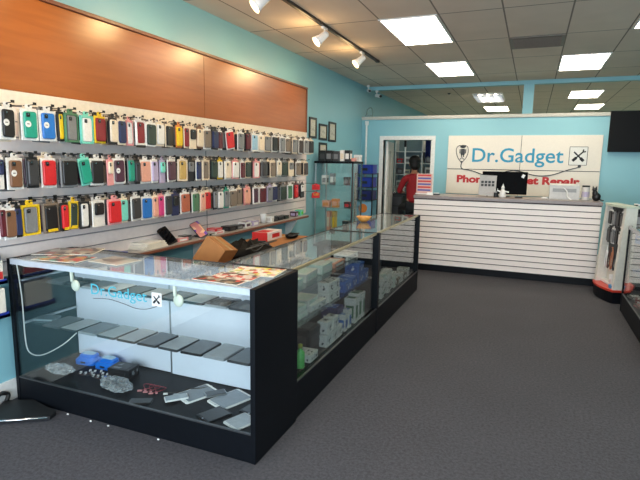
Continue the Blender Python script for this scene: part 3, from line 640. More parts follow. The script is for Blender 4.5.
device('earbud_case', 'small white earbud case lying beside the black charging cable', 'earbud case', (-1.94, 2.385, DK), 0.3, 0.05, 0.04, WHITE, GREYS, t=0.018)
device('tablet_computer', 'white framed tablet on the case floor, left of the pair', 'tablet', (-1.85, 2.48, DK), -0.42, 0.16, 0.24, WHITE, mat('tablet_grey_glass', (120, 128, 136), 0.2), button=True)
device('tablet_computer', 'white framed tablet on the case floor, right of the pair', 'tablet', (-1.62, 2.50, DK), -0.38, 0.17, 0.24, WHITE, mat('tablet_pale_glass', (150, 158, 166), 0.2), button=True)
device('smartphone', 'white backed phone lying across the corner of the left white tablet', 'phone', (-1.92, 2.36, DK + 0.012), -0.75, 0.07, 0.14, WHITE, mat('pale_phone_face', (176, 186, 194), 0.2))
device('smartphone', 'clear cased dark phone lying between the two white tablets', 'phone', (-1.735, 2.51, DK + 0.012), -0.7, 0.07, 0.13, ALU, SCREEN)
device('tablet_computer', 'black tablet on the case floor in front of the white tablets', 'tablet', (-1.60, 2.300, DK), -0.42, 0.13, 0.17, BLACK, SCREEN, button=True)
device('tablet_computer', 'black tablet beside the right end panel behind the small white tablet', 'tablet', (-1.405, 2.47, DK), -0.2, 0.15, 0.19, BLACK, SCREEN, button=True)
device('tablet_computer', 'small white tablet in the front right corner of the case floor', 'tablet', (-1.42, 2.295, DK), -0.38, 0.13, 0.16, WHITE, mat('tablet_white_glass', (190, 196, 202), 0.15), button=True)
device('smartphone', 'black phone lying at the front edge under the red cables', 'phone', (-2.1, 2.25, DK), -1.1, 0.07, 0.14, BLACK, SCREEN)
# ------------------------------------------------------------------ papers on the near case and magazines
def magazine(label, loc, rz, w, h, pm_, t=0.004, pages=True, cat='magazine', name='magazine', group=None):
    o = thing(name, label, cat, loc, rz, group)
    MB().box((0, 0, t / 2), (w, h, t), bev=0.0008).build('pages', mat('paper_white', (226, 220, 206), 0.6), o)
    MB().box((0, 0, t + 0.0004), (w * 0.97, h * 0.97, 0.0008)).build('cover', pm_, o)
    return o
PR1 = printed('flyer_print', [(232, 226, 206), (222, 208, 60), (196, 60, 40), (226, 220, 205), (150, 160, 110), (230, 226, 214), (232, 226, 210), (228, 222, 206)], 34)
PR2 = printed('red_flyer_print', [(190, 62, 50), (216, 200, 186), (110, 90, 80), (224, 214, 200), (190, 80, 64), (222, 210, 196)], 34)
PR3 = printed('dark_flyer_print', [(64, 62, 58), (150, 130, 110), (196, 70, 50), (190, 180, 166), (80, 76, 70)], 34)
PR4 = printed('brown_magazine_print', [(136, 122, 108), (170, 158, 142), (90, 78, 70), (196, 186, 170), (158, 98, 80)], 22)
PR5 = printed('colour_magazine_print', [(150, 136, 120), (196, 90, 80), (72, 62, 58), (120, 170, 160), (200, 188, 172), (196, 150, 90)], 24)
magazine('colourful printed flyer with a yellow patch at the right end of the near case', (-1.46, 2.545, 0.971), 0.12, 0.30, 0.22, PR1)
magazine('red and white flyer lying below the yellow patched flyer', (-1.50, 2.38, 0.971), 0.05, 0.26, 0.14, PR2)
magazine('dark and red flyer at the front right edge of the case top', (-1.53, 2.265, 0.971), -0.05, 0.30, 0.10, PR3)
magazine('brown newspaper spread over the left rear corner of the near case', (-2.94, 2.53, 0.971), 0.45, 0.40, 0.26, PR4, cat='newspaper', name='newspaper')
magazine('open colour magazine on the near case left of the lettering', (-2.76, 2.33, 0.971), 0.12, 0.34, 0.2, PR5)
magazine('pale catalogue page lying right of the open colour magazine', (-2.42, 2.42, 0.971), -0.1, 0.26, 0.2, printed('catalogue_print', [(186, 180, 172), (170, 168, 164), (120, 116, 112), (200, 190, 186)], 9), cat='catalogue', name='catalogue')
# ------------------------------------------------------------------ items on the ledge
lz = LZ + 0.0005
carton('blue_ring_binder', 'flat blue box with a white label at the left end of the ledge', (-3.03, 2.98, lz), 0.06, (0.2, 0.17, 0.03), BLUE, panel=WHITE, cat='box')
for i, nm in enumerate(('lowest', 'middle', 'topmost')):
    magazine(f'white booklet in the pile left of the tilted black phone, {nm} one', (-3.035, 3.42, lz + i * 0.0185), 0.04 * i, 0.18, 0.30 - 0.03 * i, mat('booklet_cover', (220, 218, 212), 0.5), t=0.017, cat='booklet', name='booklet', group='white booklets piled on the ledge')
def stand_phone(label, loc, rz, face, w=0.08, h=0.165, body=BLACK, tilt=0.9, roll=0.5):
    o = thing('display_phone', label, 'phone', loc, rz)
    M = Matrix.Rotation(tilt, 4, 'X') @ Matrix.Rotation(roll, 4, 'Z')
    b = MB().plate((0, 0, 0), w, h, 0.010, 0.010, axis='z'); b.v = [tuple(M @ Vector(p) + Vector((0, 0, 0.075))) for p in b.v]; b.build('body', body, o)
    s = MB().plate((0, 0, 0.0056), w * 0.9, h * 0.92, 0.001, 0.006, axis='z'); s.v = [tuple(M @ Vector(p) + Vector((0, 0, 0.075))) for p in s.v]; s.build('screen', face, o)
    MB().box((0, 0.05, 0.004), (w * 0.8, 0.12, 0.008), bev=0.002).box((0, 0.045, 0.05), (w * 0.4, 0.006, 0.10), rot=(-0.25, 0, 0)).build('stand', body, o)
    return o
stand_phone('tilted black display phone on a stand behind the white booklets', (-3.03, 3.66, lz), 0.75, SCREEN, 0.1, 0.21, tilt=0.75)
stand_phone('tilted display phone with a purple and orange screen on the ledge', (-3.03, 4.14, lz), 0.75, printed('wallpaper_print', [(110, 70, 170), (220, 140, 130), (240, 190, 150), (90, 60, 150)], 12, 0.15), 0.1, 0.2, DARK, tilt=0.8)
items = [
 (-2.90, 3.90, 0.10, 0.14, 0.035, 'pink', 'white', 'small pink topped box beside the tilted black phone'),
 (-2.84, 3.985, 0.08, 0.10, 0.045, 'black', 'grey', 'small black box left of the purple screened phone'),
 (-2.84, 4.38, 0.12, 0.09, 0.02, 'dark green', 'white', 'flat dark green box at the foot of the purple screened phone'),
 (-2.90, 4.50, 0.13, 0.17, 0.03, 'white', 'pink', 'flat white box with a pink top in the middle of the ledge'),
 (-2.92, 4.49, 0.11, 0.13, 0.028, 'red', 'pink', 'small red box stacked on the flat white box on the ledge'),
 (-2.86, 4.76, 0.12, 0.12, 0.05, 'black', 'charcoal', 'black accessory box right of the red and white boxes'),
 (-2.88, 4.92, 0.10, 0.12, 0.045, 'charcoal', 'grey', 'charcoal accessory box second right of the red and white boxes'),
 (-2.88, 5.10, 0.10, 0.12, 0.06, 'white', 'plum', 'white and plum box, left of the pale pair on the ledge'),
 (-2.87, 5.28, 0.10, 0.12, 0.06, 'lavender', 'white', 'lavender tinted box in the middle of the ledge'),
 (-2.86, 5.80, 0.10, 0.10, 0.04, 'black', 'charcoal', 'low black box right of the white cup on the ledge'),
 (-2.86, 5.95, 0.10, 0.12, 0.05, 'charcoal', 'black', 'dark box in the cluster between white cup and green box'),
 (-2.86, 6.12, 0.10, 0.12, 0.045, 'black', 'dark green', 'black and green box in the dark cluster on the ledge'),
 (-2.86, 6.45, 0.09, 0.09, 0.07, 'plum', 'lavender', 'plum coloured box directly left of the green box'),
 (-2.84, 6.62, 0.09, 0.11, 0.08, 'mint', 'green', 'bright green and white box near the right end of the ledge'),
]
GRN = mat('bright_green_print', (84, 200, 60), 0.4)
for x, y, w, l, h, a, b, lb in items:
    x = -3.035; w = min(w, 0.115)
    carton('accessory_box', lb, (x, y * 0.985, lz + (0.0305 if 'stacked' in lb else 0)), random.uniform(-0.1, 0.1), (w, l, h), pm(a), panel=GRN if 'bright green' in lb else pm(b))
o = thing('paper_cup', 'white cup standing on the ledge left of the white cube', 'cup', (-3.03, 5.46, lz))
MB().lathe([(0, 0), (0.030, 0), (0.040, 0.11), (0.037, 0.11), (0.028, 0.004), (0, 0.004)]).build('cup_wall', WHITE, o); MB().lathe([(0.039, 0.107), (0.043, 0.110), (0.039, 0.114)]).build('rim', WHITE, o)
carton('white_cube_box', 'small white cube box right beside the white cup', (-3.02, 5.60, lz), 0.1, (0.09, 0.09, 0.075), WHITE, panel=mat('soft_print', (205, 200, 196), 0.5))
# ------------------------------------------------------------------ work table behind the aisle cases with cartons
wt = thing('work_table', 'low wooden work table hidden behind the aisle cases', 'table', (-2.22, 4.05, 0))
MB().box((0, 0, 0.735), (0.74, 2.62, 0.03), bev=0.004).build('table_top', wood('table_wood', (120, 84, 50), (140, 100, 62), 0.5), wt)
for sx in (-1, 1):
    for sy in (-1, 1): MB().b2((sx * 0.31 - 0.02, sy * 1.25 - 0.02, 0), (sx * 0.31 + 0.02, sy * 1.25 + 0.02, 0.72)).build('leg', DARK, wt)
TT = 0.7505
def kraft(label, loc, rot, d, flaps=True):
    o = thing('cardboard_box', label, 'cardboard box', loc, rot)
    w, l, h = d
    MB().box((0, 0, h / 2), d, bev=0.002).build('box_body', CARD, o)
    MB().box((0, 0, h + 0.0006), (0.05, l, 0.001)).build('packing_tape', mat('packing_tape', (160, 122, 70), 0.3), o)
    return o
kraft('tilted brown cardboard box leaning behind the near case', (-2.243, 3.18, 0.822), (0.56, 0.154, 1.729), (0.24, 0.184, 0.204))
kraft('low flat brown carton under the red and white box', (-2.40, 4.50, TT), (0, 0, 0.0), (0.46, 0.84, 0.075))
carton('red_white_box', 'red and white product box lying on the flat brown carton', (-2.46, 4.52, TT + 0.0775), 0.0, (0.17, 0.32, 0.085), mat('box_white', (222, 210, 206), 0.5), panel=None, lid=False)
rb = [c for c in bpy.data.objects if c.get('label', '').startswith('red and white product box')][0]
MB().box((0, -0.1605, 0.043), (0.172, 0.004, 0.086)).box((0.0, -0.06, 0.0865), (0.12, 0.16, 0.001)).box((0.0868, 0.02, 0.043), (0.001, 0.16, 0.04)).build('red_end_print', RED, rb)
def heap(name, label, cat, loc, r, m, seed, part, m2=None):
    rnd = random.Random(seed); o = thing(name, label, cat, loc)
    mb = MB().ell((0, 0, r[2] * 0.9), r, n=20, k=12)
    mb.v = [(x * (1 + rnd.uniform(-0.16, 0.16)), y * (1 + rnd.uniform(-0.16, 0.16)), max(0, z * (1 + rnd.uniform(-0.25, 0.25)))) for x, y, z in mb.v]
    mb.build(part, m, o)
    k = MB()
    for i in range(5): k.tube([(rnd.uniform(-1, 1) * r[0], rnd.uniform(-1, 1) * r[1], r[2] * (1.3 + rnd.random() * 0.6)) for _ in range(4)], 0.005, n=6)
    k.build('cord', m2 or DARK, o)
    return o
heap('black_bag', 'black crumpled bag of cables right of the tilted cardboard box', 'bag', (-2.26, 3.74, TT), (0.2, 0.32, 0.085), mat('black_nylon', (14, 13, 13), 0.75, spec=0.15), 4, 'bag_body')
heap('black_pouch', 'small black pouch on the flat carton in front of the red box', 'pouch', (-2.27, 4.70, TT + 0.0765), (0.05, 0.11, 0.025), MATS['black_nylon'], 9, 'pouch_body')
# ------------------------------------------------------------------ contents of the aisle cases
WB = mat('white_box_card', (216, 218, 216), 0.5); DOT = printed('dotted_print', [(214, 214, 214), (206, 206, 206), (70, 70, 74), (216, 216, 214), (220, 220, 220)], 60, 0.4)
BLB = mat('blue_box_card', (44, 96, 176), 0.45); BLP = printed('blue_print', [(36, 80, 160), (60, 120, 200), (200, 210, 226), (40, 90, 170)], 45)
z1, z2, zd = 0.5605, 0.8005, 0.2355
mint = mat('pale_mint_box', (198, 216, 208), 0.4)
def row(lbs, group=None):
    for (x, y, z, w, l, h, m, p, lb) in lbs: carton('accessory_box', lb, (x - 0.015, y, z), random.uniform(-0.08, 0.08), (w, l, h), m, panel=p, group=group)
row([(-1.42, 2.90, z2, 0.13, 0.20, 0.05, mint, WB, 'pale mint box at the near end of the top shelf in the aisle case'),
     (-1.42, 3.16, z2, 0.13, 0.22, 0.06, WB, mint, 'white box second from the near end of the top shelf'),
     (-1.41, 3.43, z2, 0.13, 0.20, 0.07, mint, WB, 'pale mint box third from the near end of the top shelf'),
     (-1.42, 3.72, z2, 0.13, 0.24, 0.035, pm('peach'), WB, 'flat peach box on the far part of the top shelf'),
     (-1.42, 4.05, z2, 0.13, 0.24, 0.045, WB, DOT, 'white box at the far end of the top shelf in the aisle case')])
row([(-1.46, 2.98, z1, 0.2, 0.26, 0.045, WB, mint, 'flat white box at the near end of the middle shelf'),
     (-1.45, 2.98, z1 + 0.047, 0.17, 0.22, 0.04, mint, WB, 'pale box stacked on the flat white box, middle shelf near end'),
     (-1.44, 3.30, z1, 0.18, 0.24, 0.05, WB, DOT, 'white box between the flat stack and the dotted boxes'),
     (-1.45, 3.25, z1 + 0.052, 0.14, 0.2, 0.035, WB, mint, 'thin white box lying on the white box beside the dotted boxes')])
for k, (y, zz_) in enumerate(((3.50, 0), (3.62, 0), (3.50, 0.078), (3.62, 0.078))):
    row([(-1.38, y, z1 + zz_, 0.09, 0.108, 0.075, WB, DOT, f'white dotted cube box, {("lower left", "lower right", "upper left", "upper right")[k]} of the four stacked on the middle shelf')], 'white dotted cube boxes on the middle shelf')
for k, (x, y, zz_) in enumerate(((-1.39, 4.02, 0), (-1.39, 4.20, 0), (-1.39, 4.20, 0.092), (-1.39, 3.86, 0), (-1.39, 4.35, 0.0))):
    row([(x, y, z1 + zz_, 0.13, 0.15, 0.09, BLB, BLP, ('bright blue box beside the upper blue box, middle of the blue row', 'bright blue box under the raised blue box', 'bright blue box raised on top of another blue box', 'bright blue box nearest the white dotted boxes', 'bright blue box at the far end of the blue row')[k])], 'blue boxes on the middle shelf')
# deck
o = thing('spray_bottle', 'green bottle in black holder at the near end of the aisle case floor', 'bottle', (-1.36, 2.96, zd))
MB().lathe([(0, 0), (0.028, 0), (0.03, 0.01), (0.03, 0.11), (0.012, 0.13), (0.012, 0.14), (0, 0.14)]).build('bottle_body', mat('green_bottle', (90, 200, 100), 0.3), o)
MB().lathe([(0.0, 0.14), (0.015, 0.14), (0.015, 0.165), (0.0, 0.168)]).build('cap', mat('olive_cap', (150, 160, 60), 0.4), o)
for i, (x, y) in enumerate(((-1.42, 2.84), (-1.40, 2.90), (-1.46, 2.98))):
    o = thing('spray_can', f'dark bottle with pale cap behind the green bottle, {ORD[i]} from the near end', 'bottle', (x, y, zd), 0, 'dark bottles in the aisle case')
    MB().lathe([(0, 0), (0.024, 0), (0.025, 0.01), (0.025, 0.14), (0.012, 0.155), (0, 0.155)]).build('bottle_body', BLACK, o)
    MB().lathe([(0.0, 0.155), (0.012, 0.155), (0.012, 0.175), (0.0, 0.178)]).build('cap', MATS['olive_cap'], o)
row([(-1.37, 3.12, zd, 0.12, 0.14, 0.055, WB, DOT, 'small white box right of the green bottle on the case floor'),
     (-1.46, 3.30, zd, 0.16, 0.2, 0.18, BLACK, pm('charcoal'), 'tall black box on the case floor before the white dotted stack')])
for k, (y, zz_, lb) in enumerate(((3.42, 0, 'bottom left'), (3.54, 0, 'bottom middle'), (3.66, 0, 'bottom right'), (3.43, 0.1, 'top left'), (3.56, 0.1, 'top right'))):
    row([(-1.355, y, zd + zz_, 0.08, 0.10, 0.095, WB, DOT, f'white patterned box on the aisle case floor, {lb} of the five stacked')], 'white patterned boxes on the case floor')
row([(-1.44, 3.80, zd, 0.14, 0.16, 0.2, NAVY, BLP, 'dark blue box standing behind the slim white boxes'),
     (-1.35, 3.80, zd, 0.07, 0.06, 0.14, WB, BLP, 'slim white and blue box left of the tall white boxes'),
     (-1.35, 3.90, zd, 0.07, 0.06, 0.16, WB, BLP, 'slim white and blue box right beside the dark blue one')])
for k, (y, h) in enumerate(((4.05, 0.22), (4.15, 0.24), (4.25, 0.23))):
    row([(-1.36, y, zd, 0.1, 0.075, h, WB, pm('green'), f'tall white upright box near the far end of the case floor, {ORD[k]} of three')], 'tall white boxes in the aisle case')
# second aisle case
rr = random.Random(5)
for k in range(7):
    y = 4.66 + k * 0.13; h = rr.uniform(0.12, 0.24)
    row([(-1.37 - 0.02 * (k % 2), y, zd, 0.1, 0.09, h, WB if k % 3 else mint, DOT, f'upright white box on the farthest aisle case floor, {ORD[k]} from the near end')], 'white boxes in the farthest aisle case')
for k in range(4):
    y = 5.62 + k * 0.15
    row([(-1.38, y, zd, 0.13, 0.12, 0.07 + 0.03 * (k % 2), WB if k % 2 else pm('taupe'), DOT, f'low {"white" if k % 2 else "taupe"} box at the far end of the farthest aisle case, {ORD[k]} from the uprights')], 'low boxes in the farthest aisle case')
# orange bowl on the rear edge of the second aisle case
o = thing('snack_bowl', 'orange bowl on the glass top near the display tower', 'bowl', (-1.90, 5.75, 0.9705 - 0.0))
o.location = (-1.68, 5.3, 0.9715)
MB().lathe([(0, 0), (0.035, 0), (0.05, 0.012), (0.085, 0.06), (0.081, 0.06), (0.046, 0.016), (0, 0.008)]).build('bowl_wall', mat('orange_bowl_paint', (214, 150, 70), 0.4), o)
MB().ell((0, 0, 0.04), (0.065, 0.065, 0.022)).build('wrapped_sweets', printed('sweets_print', [(220, 160, 80), (200, 120, 60), (230, 200, 140)], 40), o)
# ------------------------------------------------------------------ right case contents
for k in range(6):
    y = 6.28 - k * 0.2
    o = carton('accessory_box', f'{("silver", "red", "grey")[k % 3]} packet on the floor of the right display case, {ORD[k]} from the far end', (1.13 + 0.03 * (k % 2), y, 0.1905), 0.2 * (-1) ** k, (0.11, 0.13, 0.03 + 0.02 * (k % 2)), (pm('grey'), pm('dark red'), pm('taupe'))[k % 3], panel=(WB, WB, pm('pink'))[k % 3], group='packets in the right display case')
bag('crinkled clear bag with wires on the right display case floor', (1.28, 6.1, 0.191), (0.09, 0.12, 0.03), seed=8)
# ------------------------------------------------------------------ glass tower by the left wall
def tower():
    x0, x1, y0, y1, h = -3.10, -2.48, 7.22, 7.68, 1.63
    t = thing('glass_display_tower', 'tall glass display tower with a black top beside the end of the slat board', 'display case', ((x0 + x1) / 2, (y0 + y1) / 2, 0))
    w, d = (x1 - x0) / 2, (y1 - y0) / 2
    MB().b2((-w, -d, 0), (w, d, 0.12), bev=0.003).build('base', BLACKP, t)
    MB().b2((-w - 0.01, -d - 0.01, h - 0.035), (w + 0.01, d + 0.01, h), bev=0.003).build('top', BLACKP, t)
    for sx in (-1, 1):
        for sy in (-1, 1): MB().b2((sx * w - 0.01 * (sx + 1), sy * d - 0.01 * (sy + 1), 0.12), (sx * w + 0.01 * (1 - sx), sy * d + 0.01 * (1 - sy), h - 0.035)).build('post', DARK if sx > 0 else ALU, t)
    MB().b2((-w + 0.02, -d + 0.002, 0.12), (w - 0.02, -d + 0.006, h - 0.035)).build('front_glass', GLASS, t)
    MB().b2((w - 0.006, -d + 0.02, 0.12), (w - 0.002, d - 0.02, h - 0.035)).build('side_glass', GLASS, t)
    for z in (0.55, 0.92, 1.27): MB().b2((-w + 0.01, -d + 0.01, z - 0.006), (w - 0.01, d - 0.01, z)).build('glass_shelf', GLASS, t)
    return t
tower()
tz = 1.631
tops = [(-3.02, 7.36, 0.10, 0.12, 0.16, 'black', 'charcoal', 'black box at the left end of the tower top'),
 (-2.90, 7.34, 0.10, 0.12, 0.16, 'black', 'grey', 'black box with grey print, second from left on the tower top'),
 (-2.79, 7.36, 0.09, 0.12, 0.15, 'charcoal', 'grey', 'charcoal box left of the cream box on the tower top'),
 (-2.69, 7.36, 0.07, 0.12, 0.165, 'white', 'cream', 'tall cream box in the middle of the tower top'),
 (-2.60, 7.34, 0.08, 0.12, 0.165, 'black', 'white', 'black and white speckled box right of the cream box'),
 (-2.51, 7.34, 0.05, 0.10, 0.05, 'peach', 'pink', 'low pink box left of the white block on the tower top')]
for x, y, w, l, h, a, b, lb in tops: carton('product_box', lb, (x, y, tz), 0, (w, l, h), pm(a), panel=pm(b), group='boxes on the tower top')
carton('white_block_box', 'plain white box at the right end of the tower top', (-2.52, 7.56, tz), 0, (0.1, 0.1, 0.1), WHITE, panel=MATS['soft_print'])
tw = [(-3.0, 7.40, 1.2715, .08, .1, .14, 'white', 'grey', 'pale box on the top glass shelf of the tower, left'),
 (-2.88, 7.42, 1.2715, .07, .08, .17, 'grey', 'white', 'grey upright box on the top glass shelf of the tower'),
 (-2.62, 7.36, 1.2715, .08, .1, .12, 'charcoal', 'grey', 'dark box at the right of the top glass shelf of the tower'),
 (-2.95, 7.36, 0.9215, .12, .1, .10, 'peach', 'orange', 'orange box on the middle shelf of the tower, left'),
 (-2.80, 7.36, 0.9215, .10, .1, .13, 'orange', 'peach', 'orange and peach box in the middle of the tower shelf'),
 (-2.60, 7.36, 0.9215, .09, .1, .09, 'black', 'red', 'black box with red print on the middle tower shelf'),
 (-2.83, 7.40, 0.5515, .05, .1, .30, 'gold', 'yellow', 'tall yellowish box on the bottom shelf of the tower'),
 (-2.92, 7.40, 0.5515, .05, .1, .30, 'peach', 'cream', 'tall peach box left of the yellowish box in the tower'),
 (-2.63, 7.40, 0.5515, .10, .1, .16, 'black', 'white', 'black box at the right of the bottom tower shelf')]
for x, y, z, w, l, h, a, b, lb in tw: carton('product_box', lb, (x, y, z), 0, (w, l, h), pm(a), panel=pm(b), group='boxes inside the glass tower')
# red packs hanging just past the slat board end
for i, (y, z, c, lb) in enumerate(((6.83, 1.29, 'red', 'upper'), (6.83, 1.17, 'orange', 'lower'))):
    hang_pack((-2.93, y + 0.04, z), (0, 0, -0.9), 0.12, 'red', c, 'h', f'short red pack at the far end of the slat board, {lb} of two', 'red packs at the slat board end').scale = (1, 1, 0.4)
    MB().tube([(XL + 0.02 - XL, y + 0.04 - 3.4, z + 0.01 - 0.86), (-2.91 - XL, y + 0.04 - 3.4, z + 0.012 - 0.86)], 0.003, n=6, sub=1).build('hook', BLACK, sb)
# ------------------------------------------------------------------ picture frames on the left wall
def picture(label, y0, y1, z0, z1):
    o = thing('picture_frame', label, 'framed certificate', (XL + 0.001, (y0 + y1) / 2, z0), 0, 'framed certificates on the left wall')
    w, h = y1 - y0, z1 - z0; f = MB()
    for s in (-1, 1): f.b2((0, s * w / 2 - 0.016 * (s + 1), 0), (0.02, s * w / 2 + 0.016 * (1 - s), h), bev=0.002)
    f.b2((0, -w / 2 + 0.03, 0), (0.02, w / 2 - 0.03, 0.032)).b2((0, -w / 2 + 0.03, h - 0.032), (0.02, w / 2 - 0.03, h)); f.build('frame', BLACK, o)
    MB().b2((0.001, -w / 2 + 0.03, 0.03), (0.008, w / 2 - 0.03, h - 0.03)).build('mat_board', mat('certificate_paper', (200, 196, 176), 0.6), o)
    MB().b2((0.0082, -w / 2 + 0.06, 0.07), (0.009, w / 2 - 0.06, h - 0.07)).build('certificate', printed('certificate_print', [(206, 204, 190), (196, 192, 176), (170, 166, 150)], 50), o)
    return o
picture('black framed certificate on the left wall, nearest the wood panel', 7.05, 7.32, 1.97, 2.28)
picture('black framed certificate on the left wall, lower one in the middle', 7.43, 7.76, 1.96, 2.21)
picture('black framed certificate on the left wall, third from the wood panel', 7.84, 8.16, 1.95, 2.27)
picture('black framed certificate half hidden behind the boxes on the tower', 7.44, 7.76, 1.62, 1.92)
# ------------------------------------------------------------------ corner column, cameras, bins
o = thing('cable_conduit', 'white vertical cable conduit in the far left corner', 'conduit', (-3.03, 9.56, 0))
MB().cyl((0, 0, 0.15), (0, 0, 2.36), 0.02).build('pipe', TRIMW, o); MB().box((0, 0.012, 2.37), (0.06, 0.05, 0.08), bev=0.004).build('junction_box', TRIMW, o)
def seccam(label, loc, rz):
    o = thing('security_camera', label, 'security camera', loc, rz)
    MB().cyl((0, 0, 0), (0, 0, -0.03), 0.035).cyl((0, 0, -0.03), (0, 0, -0.08), 0.01).build('mount', WHITE, o)
    MB().cyl((-0.02, 0.02, -0.09), (0.10, -0.10, -0.12), 0.032).build('camera_body', WHITE, o)
    MB().cyl((0.10, -0.10, -0.12), (0.112, -0.112, -0.123), 0.026).build('lens', BLACK, o)
seccam('small white security camera under the teal beam in the corner', (-2.95, 9.92, 3.019), 0)
seccam('second small security camera left of the other, in the corner by the wall', (-3.05, 9.66, 3.089), -0.3)
o = thing('wall_clip', 'small pale cable clip on top of the partition in the corner', 'bracket', (-3.02, 9.66, 2.491))
MB().box((0, 0, 0.02), (0.14, 0.08, 0.04), bev=0.01).build('clip_body', mat('dusty_teal', (120, 150, 150), 0.6), o); MB().tube([(-0.05, 0, 0.04), (-0.03, 0, 0.14), (0.05, 0, 0.17), (0.07, 0, 0.04)], 0.012).build('loop', MATS['dusty_teal'], o)
def bin_(label, loc, m, d=(0.26, 0.3, 0.17)):
    o = thing('storage_bin', label, 'storage bin', loc, 0, 'blue storage bins stacked by the doorway')
    w, l, h = d
    MB().prism([(-w/2, -l/2 + 0.05), (-w/2, l/2), (w/2, l/2), (w/2, -l/2 + 0.05), (w/2 - 0.03, -l/2), (-w/2 + 0.03, -l/2)], 0, h).build('bin_body', m, o)
    MB().box((0, 0, h), (w + 0.02, l + 0.01, 0.014), bev=0.004).build('rim', m, o); MB().box((0, -l / 2 - 0.004, h * 0.5), (w * 0.4, 0.006, 0.05)).build('label_holder', BLACK, o)
rk = thing('corner_rack', 'narrow black rack in the far left corner holding blue bins', 'shelf rack', (-2.93, 9.35, 0))
for sx in (-1, 1):
    for sy in (-1, 1): MB().b2((sx * 0.17 - 0.01, sy * 0.18 - 0.01, 0), (sx * 0.17 + 0.01, sy * 0.18 + 0.01, 1.42)).build('post', BLACK, rk)
for z in (0.35, 0.92, 1.16, 1.41): MB().b2((-0.18, -0.19, z - 0.015), (0.18, 0.19, z)).build('shelf', BLACK, rk)
bin_('blue storage bin on the top of the corner rack', (-2.92, 9.33, 1.4105), BLUE, (0.29, 0.32, 0.16))
bin_('blue storage bin in the middle of the corner rack', (-2.92, 9.33, 1.1605), BLUE, (0.29, 0.32, 0.17))
bin_('dark navy storage bin, lowest of the three on the corner rack', (-2.92, 9.33, 0.9205), NAVY, (0.29, 0.32, 0.16))
o = thing('hanging_poster', 'pale blue poster with an orange ball below the blue bins', 'poster', (-2.9, 9.13, 0.42))
MB().b2((-0.14, -0.004, 0), (0.14, 0, 0.46)).build('poster_sheet', mat('pale_blue_print', (130, 176, 206), 0.4), o)
MB().cyl((-0.02, -0.008, 0.34), (-0.02, -0.0045, 0.34), 0.085, n=22).build('orange_ball_print', mat('orange_print', (222, 126, 50), 0.4), o)
carton('blue_storage_tub', 'dark blue tub on the bottom shelf of the corner rack', (-2.92, 9.36, 0.3505), 0, (0.3, 0.3, 0.06), NAVY, cat='tub')
# ------------------------------------------------------------------ slatted reception counter
ct = thing('reception_counter', 'white slatted reception counter with a grey top below the shop sign', 'counter', (-0.37, 7.6, 0))
W2 = 1.25
sl = MB().b2((-W2, 0.012, 0.1), (W2, 0.03, 1.10), m=1)
z = 0.105
while z < 1.06: sl.b2((-W2, 0, z), (W2, 0.014, min(z + 0.070, 1.10))); z += 0.0825
sl.build('slat_front', [SLATW, mat('counter_groove', (52, 40, 42), 0.6)], ct)
MB().b2((-W2 + 0.01, 0.03, 0), (W2 - 0.01, 0.6, 1.10)).build('carcass', mat('counter_side_dark', (52, 50, 54), 0.5), ct)
MB().b2((-W2, 0.02, 0), (W2, 0.06, 0.10)).build('kick_plate', BLACKP, ct)
MB().b2((-W2 - 0.01, -0.02, 1.10), (W2 + 0.01, 0.62, 1.145), bev=0.003).build('counter_top', mat('grey_counter_laminate', (132, 120, 116), 0.35), ct)
CT = 1.1455
# ------------------------------------------------------------------ shop sign on the back wall
sg = thing('shop_sign', 'large white sign board with teal and red lettering on the back wall', 'sign', (-0.215, YB - 0.001, 1.08))
for x0, x1, z0, z1 in ((-1.245, -0.004, 0.452, 1.045), (0.004, 1.245, 0.452, 1.045), (-1.245, -0.004, 0, 0.440), (0.004, 1.245, 0, 0.440)):
    MB().b2((x0, -0.03, z0), (x1, 0, z1), bev=0.002).build('board_panel', mat('sign_board_white', (224, 216, 202), 0.35, var=0.02), sg)
MB().b2((-1.24, -0.012, 0.005), (1.24, -0.0005, 1.04)).build('backing', DARK, sg)
SG = lambda x, z: Matrix.Translation((x, -0.0325, z)) @ Matrix(((1, 0, 0, 0), (0, 0, -1, 0), (0, 1, 0, 0), (0, 0, 0, 1)))
# text() scales by its own bounds; the g hangs below the line
text('shop_name_lettering', 'Dr.Gadget', 0.3, SG(-0.81, 0.50), TEALT, sg, bold=0.003, width=1.49, height=0.325)
text('service_lettering', 'Phone & Tablet Repair', 0.15, SG(-1.06, 0.165), REDT, sg, bold=0.007, width=2.02, height=0.175)
st = MB().tube([(-0.99, -0.036, 0.90), (-1.04, -0.036, 0.93), (-1.115, -0.036, 0.88), (-1.125, -0.036, 0.78), (-1.08, -0.036, 0.66), (-1.03, -0.036, 0.60), (-0.98, -0.036, 0.56), (-0.93, -0.036, 0.60), (-0.87, -0.036, 0.68), (-0.835, -0.036, 0.79), (-0.85, -0.036, 0.89), (-0.92, -0.036, 0.93), (-0.96, -0.036, 0.90)], 0.007)
st.v = [(-0.99 + (p[0] + 0.98) * 0.72, p[1], 0.72 + (p[2] - 0.745) * 0.82) for p in st.v]
st.tube([(-0.99, -0.036, 0.57), (-0.985, -0.036, 0.46), (-0.8, -0.036, 0.42), (-0.5, -0.036, 0.34), (-0.1, -0.036, 0.44), (0.25, -0.036, 0.36), (0.5, -0.036, 0.37), (0.75, -0.036, 0.46), (0.95, -0.036, 0.52)], 0.008)
st.build('stethoscope_line', DARK, sg)
MB().tube([(-1.025, -0.036, 0.62), (-0.99, -0.036, 0.65), (-0.955, -0.036, 0.62)], 0.006).cyl((-0.99, -0.032, 0.575), (-0.99, -0.042, 0.575), 0.018).build('stethoscope_joint', DARK, sg)
